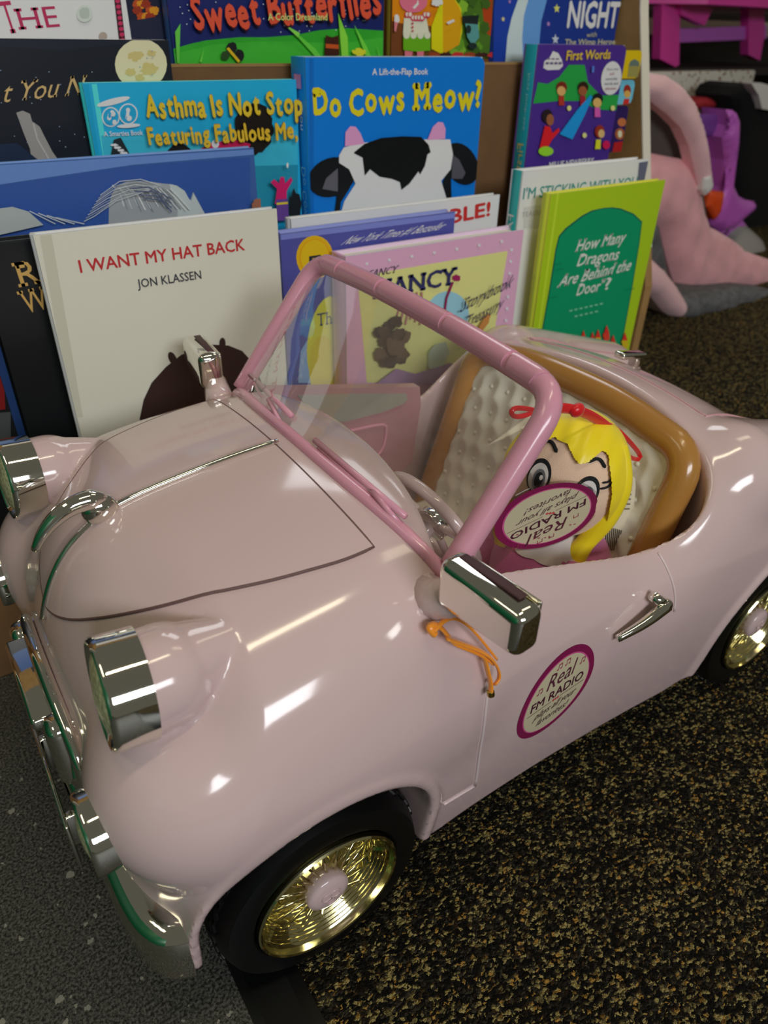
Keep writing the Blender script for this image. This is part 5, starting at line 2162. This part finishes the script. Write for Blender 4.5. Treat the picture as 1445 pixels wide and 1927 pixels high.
hc = thing('doll_high_chair', (1.95, 1.28, 0.0), 'glossy purple plastic doll high chair behind the pink doll carrier', 'doll high chair')
part('top_panel', hc, [(1306, 218), (1370, 212), (1366, 240), (1356, 256), (1320, 258), (1300, 250)], 1.25, 0.02, 'violet_plastic', puff=0.006, edge=0.02)
part('side_frame', hc, [(1366, 206), (1378, 207), (1385, 225), (1384, 262), (1378, 310), (1374, 345), (1384, 366), (1402, 376), (1420, 379), (1410, 398), (1390, 415), (1372, 432), (1350, 436), (1336, 424), (1338, 395), (1356, 352), (1362, 300), (1358, 258), (1366, 235)], 1.22, 0.07, 'purple_plastic', puff=0.025, edge=0.03)
for k in range(4):
    y0 = 262 + 24 * k
    part('rung', hc, [(1318, y0), (1360, y0 - 2), (1360, y0 + 11), (1318, y0 + 12)], 1.27, 0.02, 'purple_plastic', puff=0.008, edge=0.01)
part('foot_rest', hc, [(1330, 420), (1372, 430), (1395, 412), (1440, 470), (1400, 470), (1350, 446)], 1.27, 0.05, 'purple_plastic', puff=0.01)
for dx in (-0.10, 0.12):
    b = MB()
    b.tube([(1.93 + dx, 1.30, 0.0), (1.93 + dx * .6, 1.29, 0.20)], 0.012, 'purple_plastic', n=12)
    b.build('leg', hc)


def single(name, label, cat, m, fn, group=None):
    b_ = MB()
    fn(b_)
    return tag(b_.build(name), label, cat, group)


part('orange_clip', hc, [(1334, 358), (1361, 361), (1354, 398), (1343, 414), (1328, 388)], 1.19, 0.04, 'orange_plastic', puff=0.012, edge=0.02)
gb = at(1432, 425, 1.22)
b = MB()
b.lathe([(1.3 * r_ + 0.0001, 1.3 * h_) for r_, h_ in ((0, 0.004), (0.03, 0.0), (0.055, 0.012), (0.075, 0.035), (0.082, 0.055), (0.079, 0.056), (0.070, 0.037), (0.052, 0.018), (0, 0.012))], gb + np.array((0.025, 0.03, -0.03)), (-0.45, 0.35, -0.8), 'gray_plastic', n=40)
b.build('tray', hc)
single('black_bag', 'black fabric bag standing at the right edge behind the purple high chair', 'bag', 'black_fabric', lambda b_: pillow(b_, [(1374, 180), (1384, 163), (1402, 156), (1425, 160), (1500, 172), (1500, 520), (1445, 500), (1385, 455), (1378, 330), (1386, 262), (1384, 215)], 1.42, 0.12, 'black_fabric', puff=0.03, edge=0.05))
single('white_box', 'pale blue-white packet leaning on the black bag at the right edge', 'packet', 'white_plastic', lambda b_: b_.slab([at(p[0], p[1], 1.37) for p in ((1414, 157), (1432, 156), (1500, 175), (1500, 215), (1434, 205), (1428, 180))], (0, 0.03, 0), 'white_plastic'))

# dark shelving with a floral box and a magenta toy table on it
shelf = thing('shop_shelving', (2.8, 1.95, 0.0), 'dark brown shop shelving in the far right background', 'shelving')
zt = at(1270, 128, 1.62)[2]
for nm, c_, s_, m_ in (('back_board', (2.9, 2.13, 0.9), (3.8, 0.03, 1.8), 'shelf_brown'), ('shelf_board', (2.9, 1.87, zt - 0.012), (3.7, 0.5, 0.022), 'shelf_brown'), ('upper_rail', (2.9, 2.11, 0.545), (3.7, 0.02, 0.05), 'shelf_pale'), ('plinth', (2.9, 1.87, 0.04), (3.7, 0.5, 0.08), 'shelf_brown'), ('upright', (1.05, 1.87, 0.9), (0.03, 0.5, 1.8), 'shelf_brown')):
    b = MB()
    b.box(c_, s_, m_)
    b.build(nm, shelf)
fl_l, fl_r = at(1180, 136, 1.60), at(1424, 130, 1.60)
fl_b = at(1300, 300, 1.60)
single('floral_fabric_box', 'white floral fabric box on the far shelf, behind the hood of the pink carrier', 'box', 'floral_cloth', lambda b_: (b_.box(((fl_l[0] + fl_r[0]) / 2, 1.66, (fl_l[2] + 0.09) / 2 + 0.0), (fl_r[0] - fl_l[0], 0.12, fl_l[2] - 0.09), 'floral_cloth', 0.006)))
single('red_cloth', 'crumpled dark red cloth in front of the floral box', 'cloth', 'red_cloth', lambda b_: pillow(b_, [(1304, 192), (1318, 184), (1340, 182), (1366, 174), (1370, 182), (1352, 198), (1334, 207), (1306, 206)], 1.50, 0.05, 'red_cloth', puff=0.02, edge=0.02, wrinkle=0.006))
tbl = thing('magenta_toy_table', (2.35, 1.72, zt), 'magenta plastic toy table on the dark shelf in the top right corner', 'toy table')


def slabpx(name, px, y, depth, m, root):
    b_ = MB()
    b_.slab([at(p[0], p[1], y) for p in px], (0, depth, 0), m)
    return b_.build(name, root)


slabpx('leg', [(1244, -60), (1281, -60), (1278, 122), (1271, 126), (1242, 111), (1246, 0)], 1.64, 0.03, 'magenta_plastic', tbl)
slabpx('leg', [(1410, -60), (1440, -60), (1438, 70), (1430, 114), (1408, 103)], 1.66, 0.03, 'magenta_plastic', tbl)
slabpx('rail', [(1279, 54), (1442, 48), (1442, 73), (1278, 80)], 1.67, 0.02, 'purple_plastic', tbl)
slabpx('bracket', [(1281, -5), (1308, 8), (1341, 17), (1326, 48), (1281, 28)], 1.63, 0.03, 'magenta_plastic', tbl)
tp_ = at(1331, 8, 1.55)
b = MB()
b.slab([(tp_[0] - 0.16, 1.72, tp_[2]), (tp_[0], 1.55, tp_[2]), (tp_[0] + 0.9, 1.55, tp_[2]), (tp_[0] + 0.9, 2.0, tp_[2]), (tp_[0] - 0.16, 2.0, tp_[2])], (0, 0, 0.022), 'magenta_plastic')
b.build('table_top', tbl)
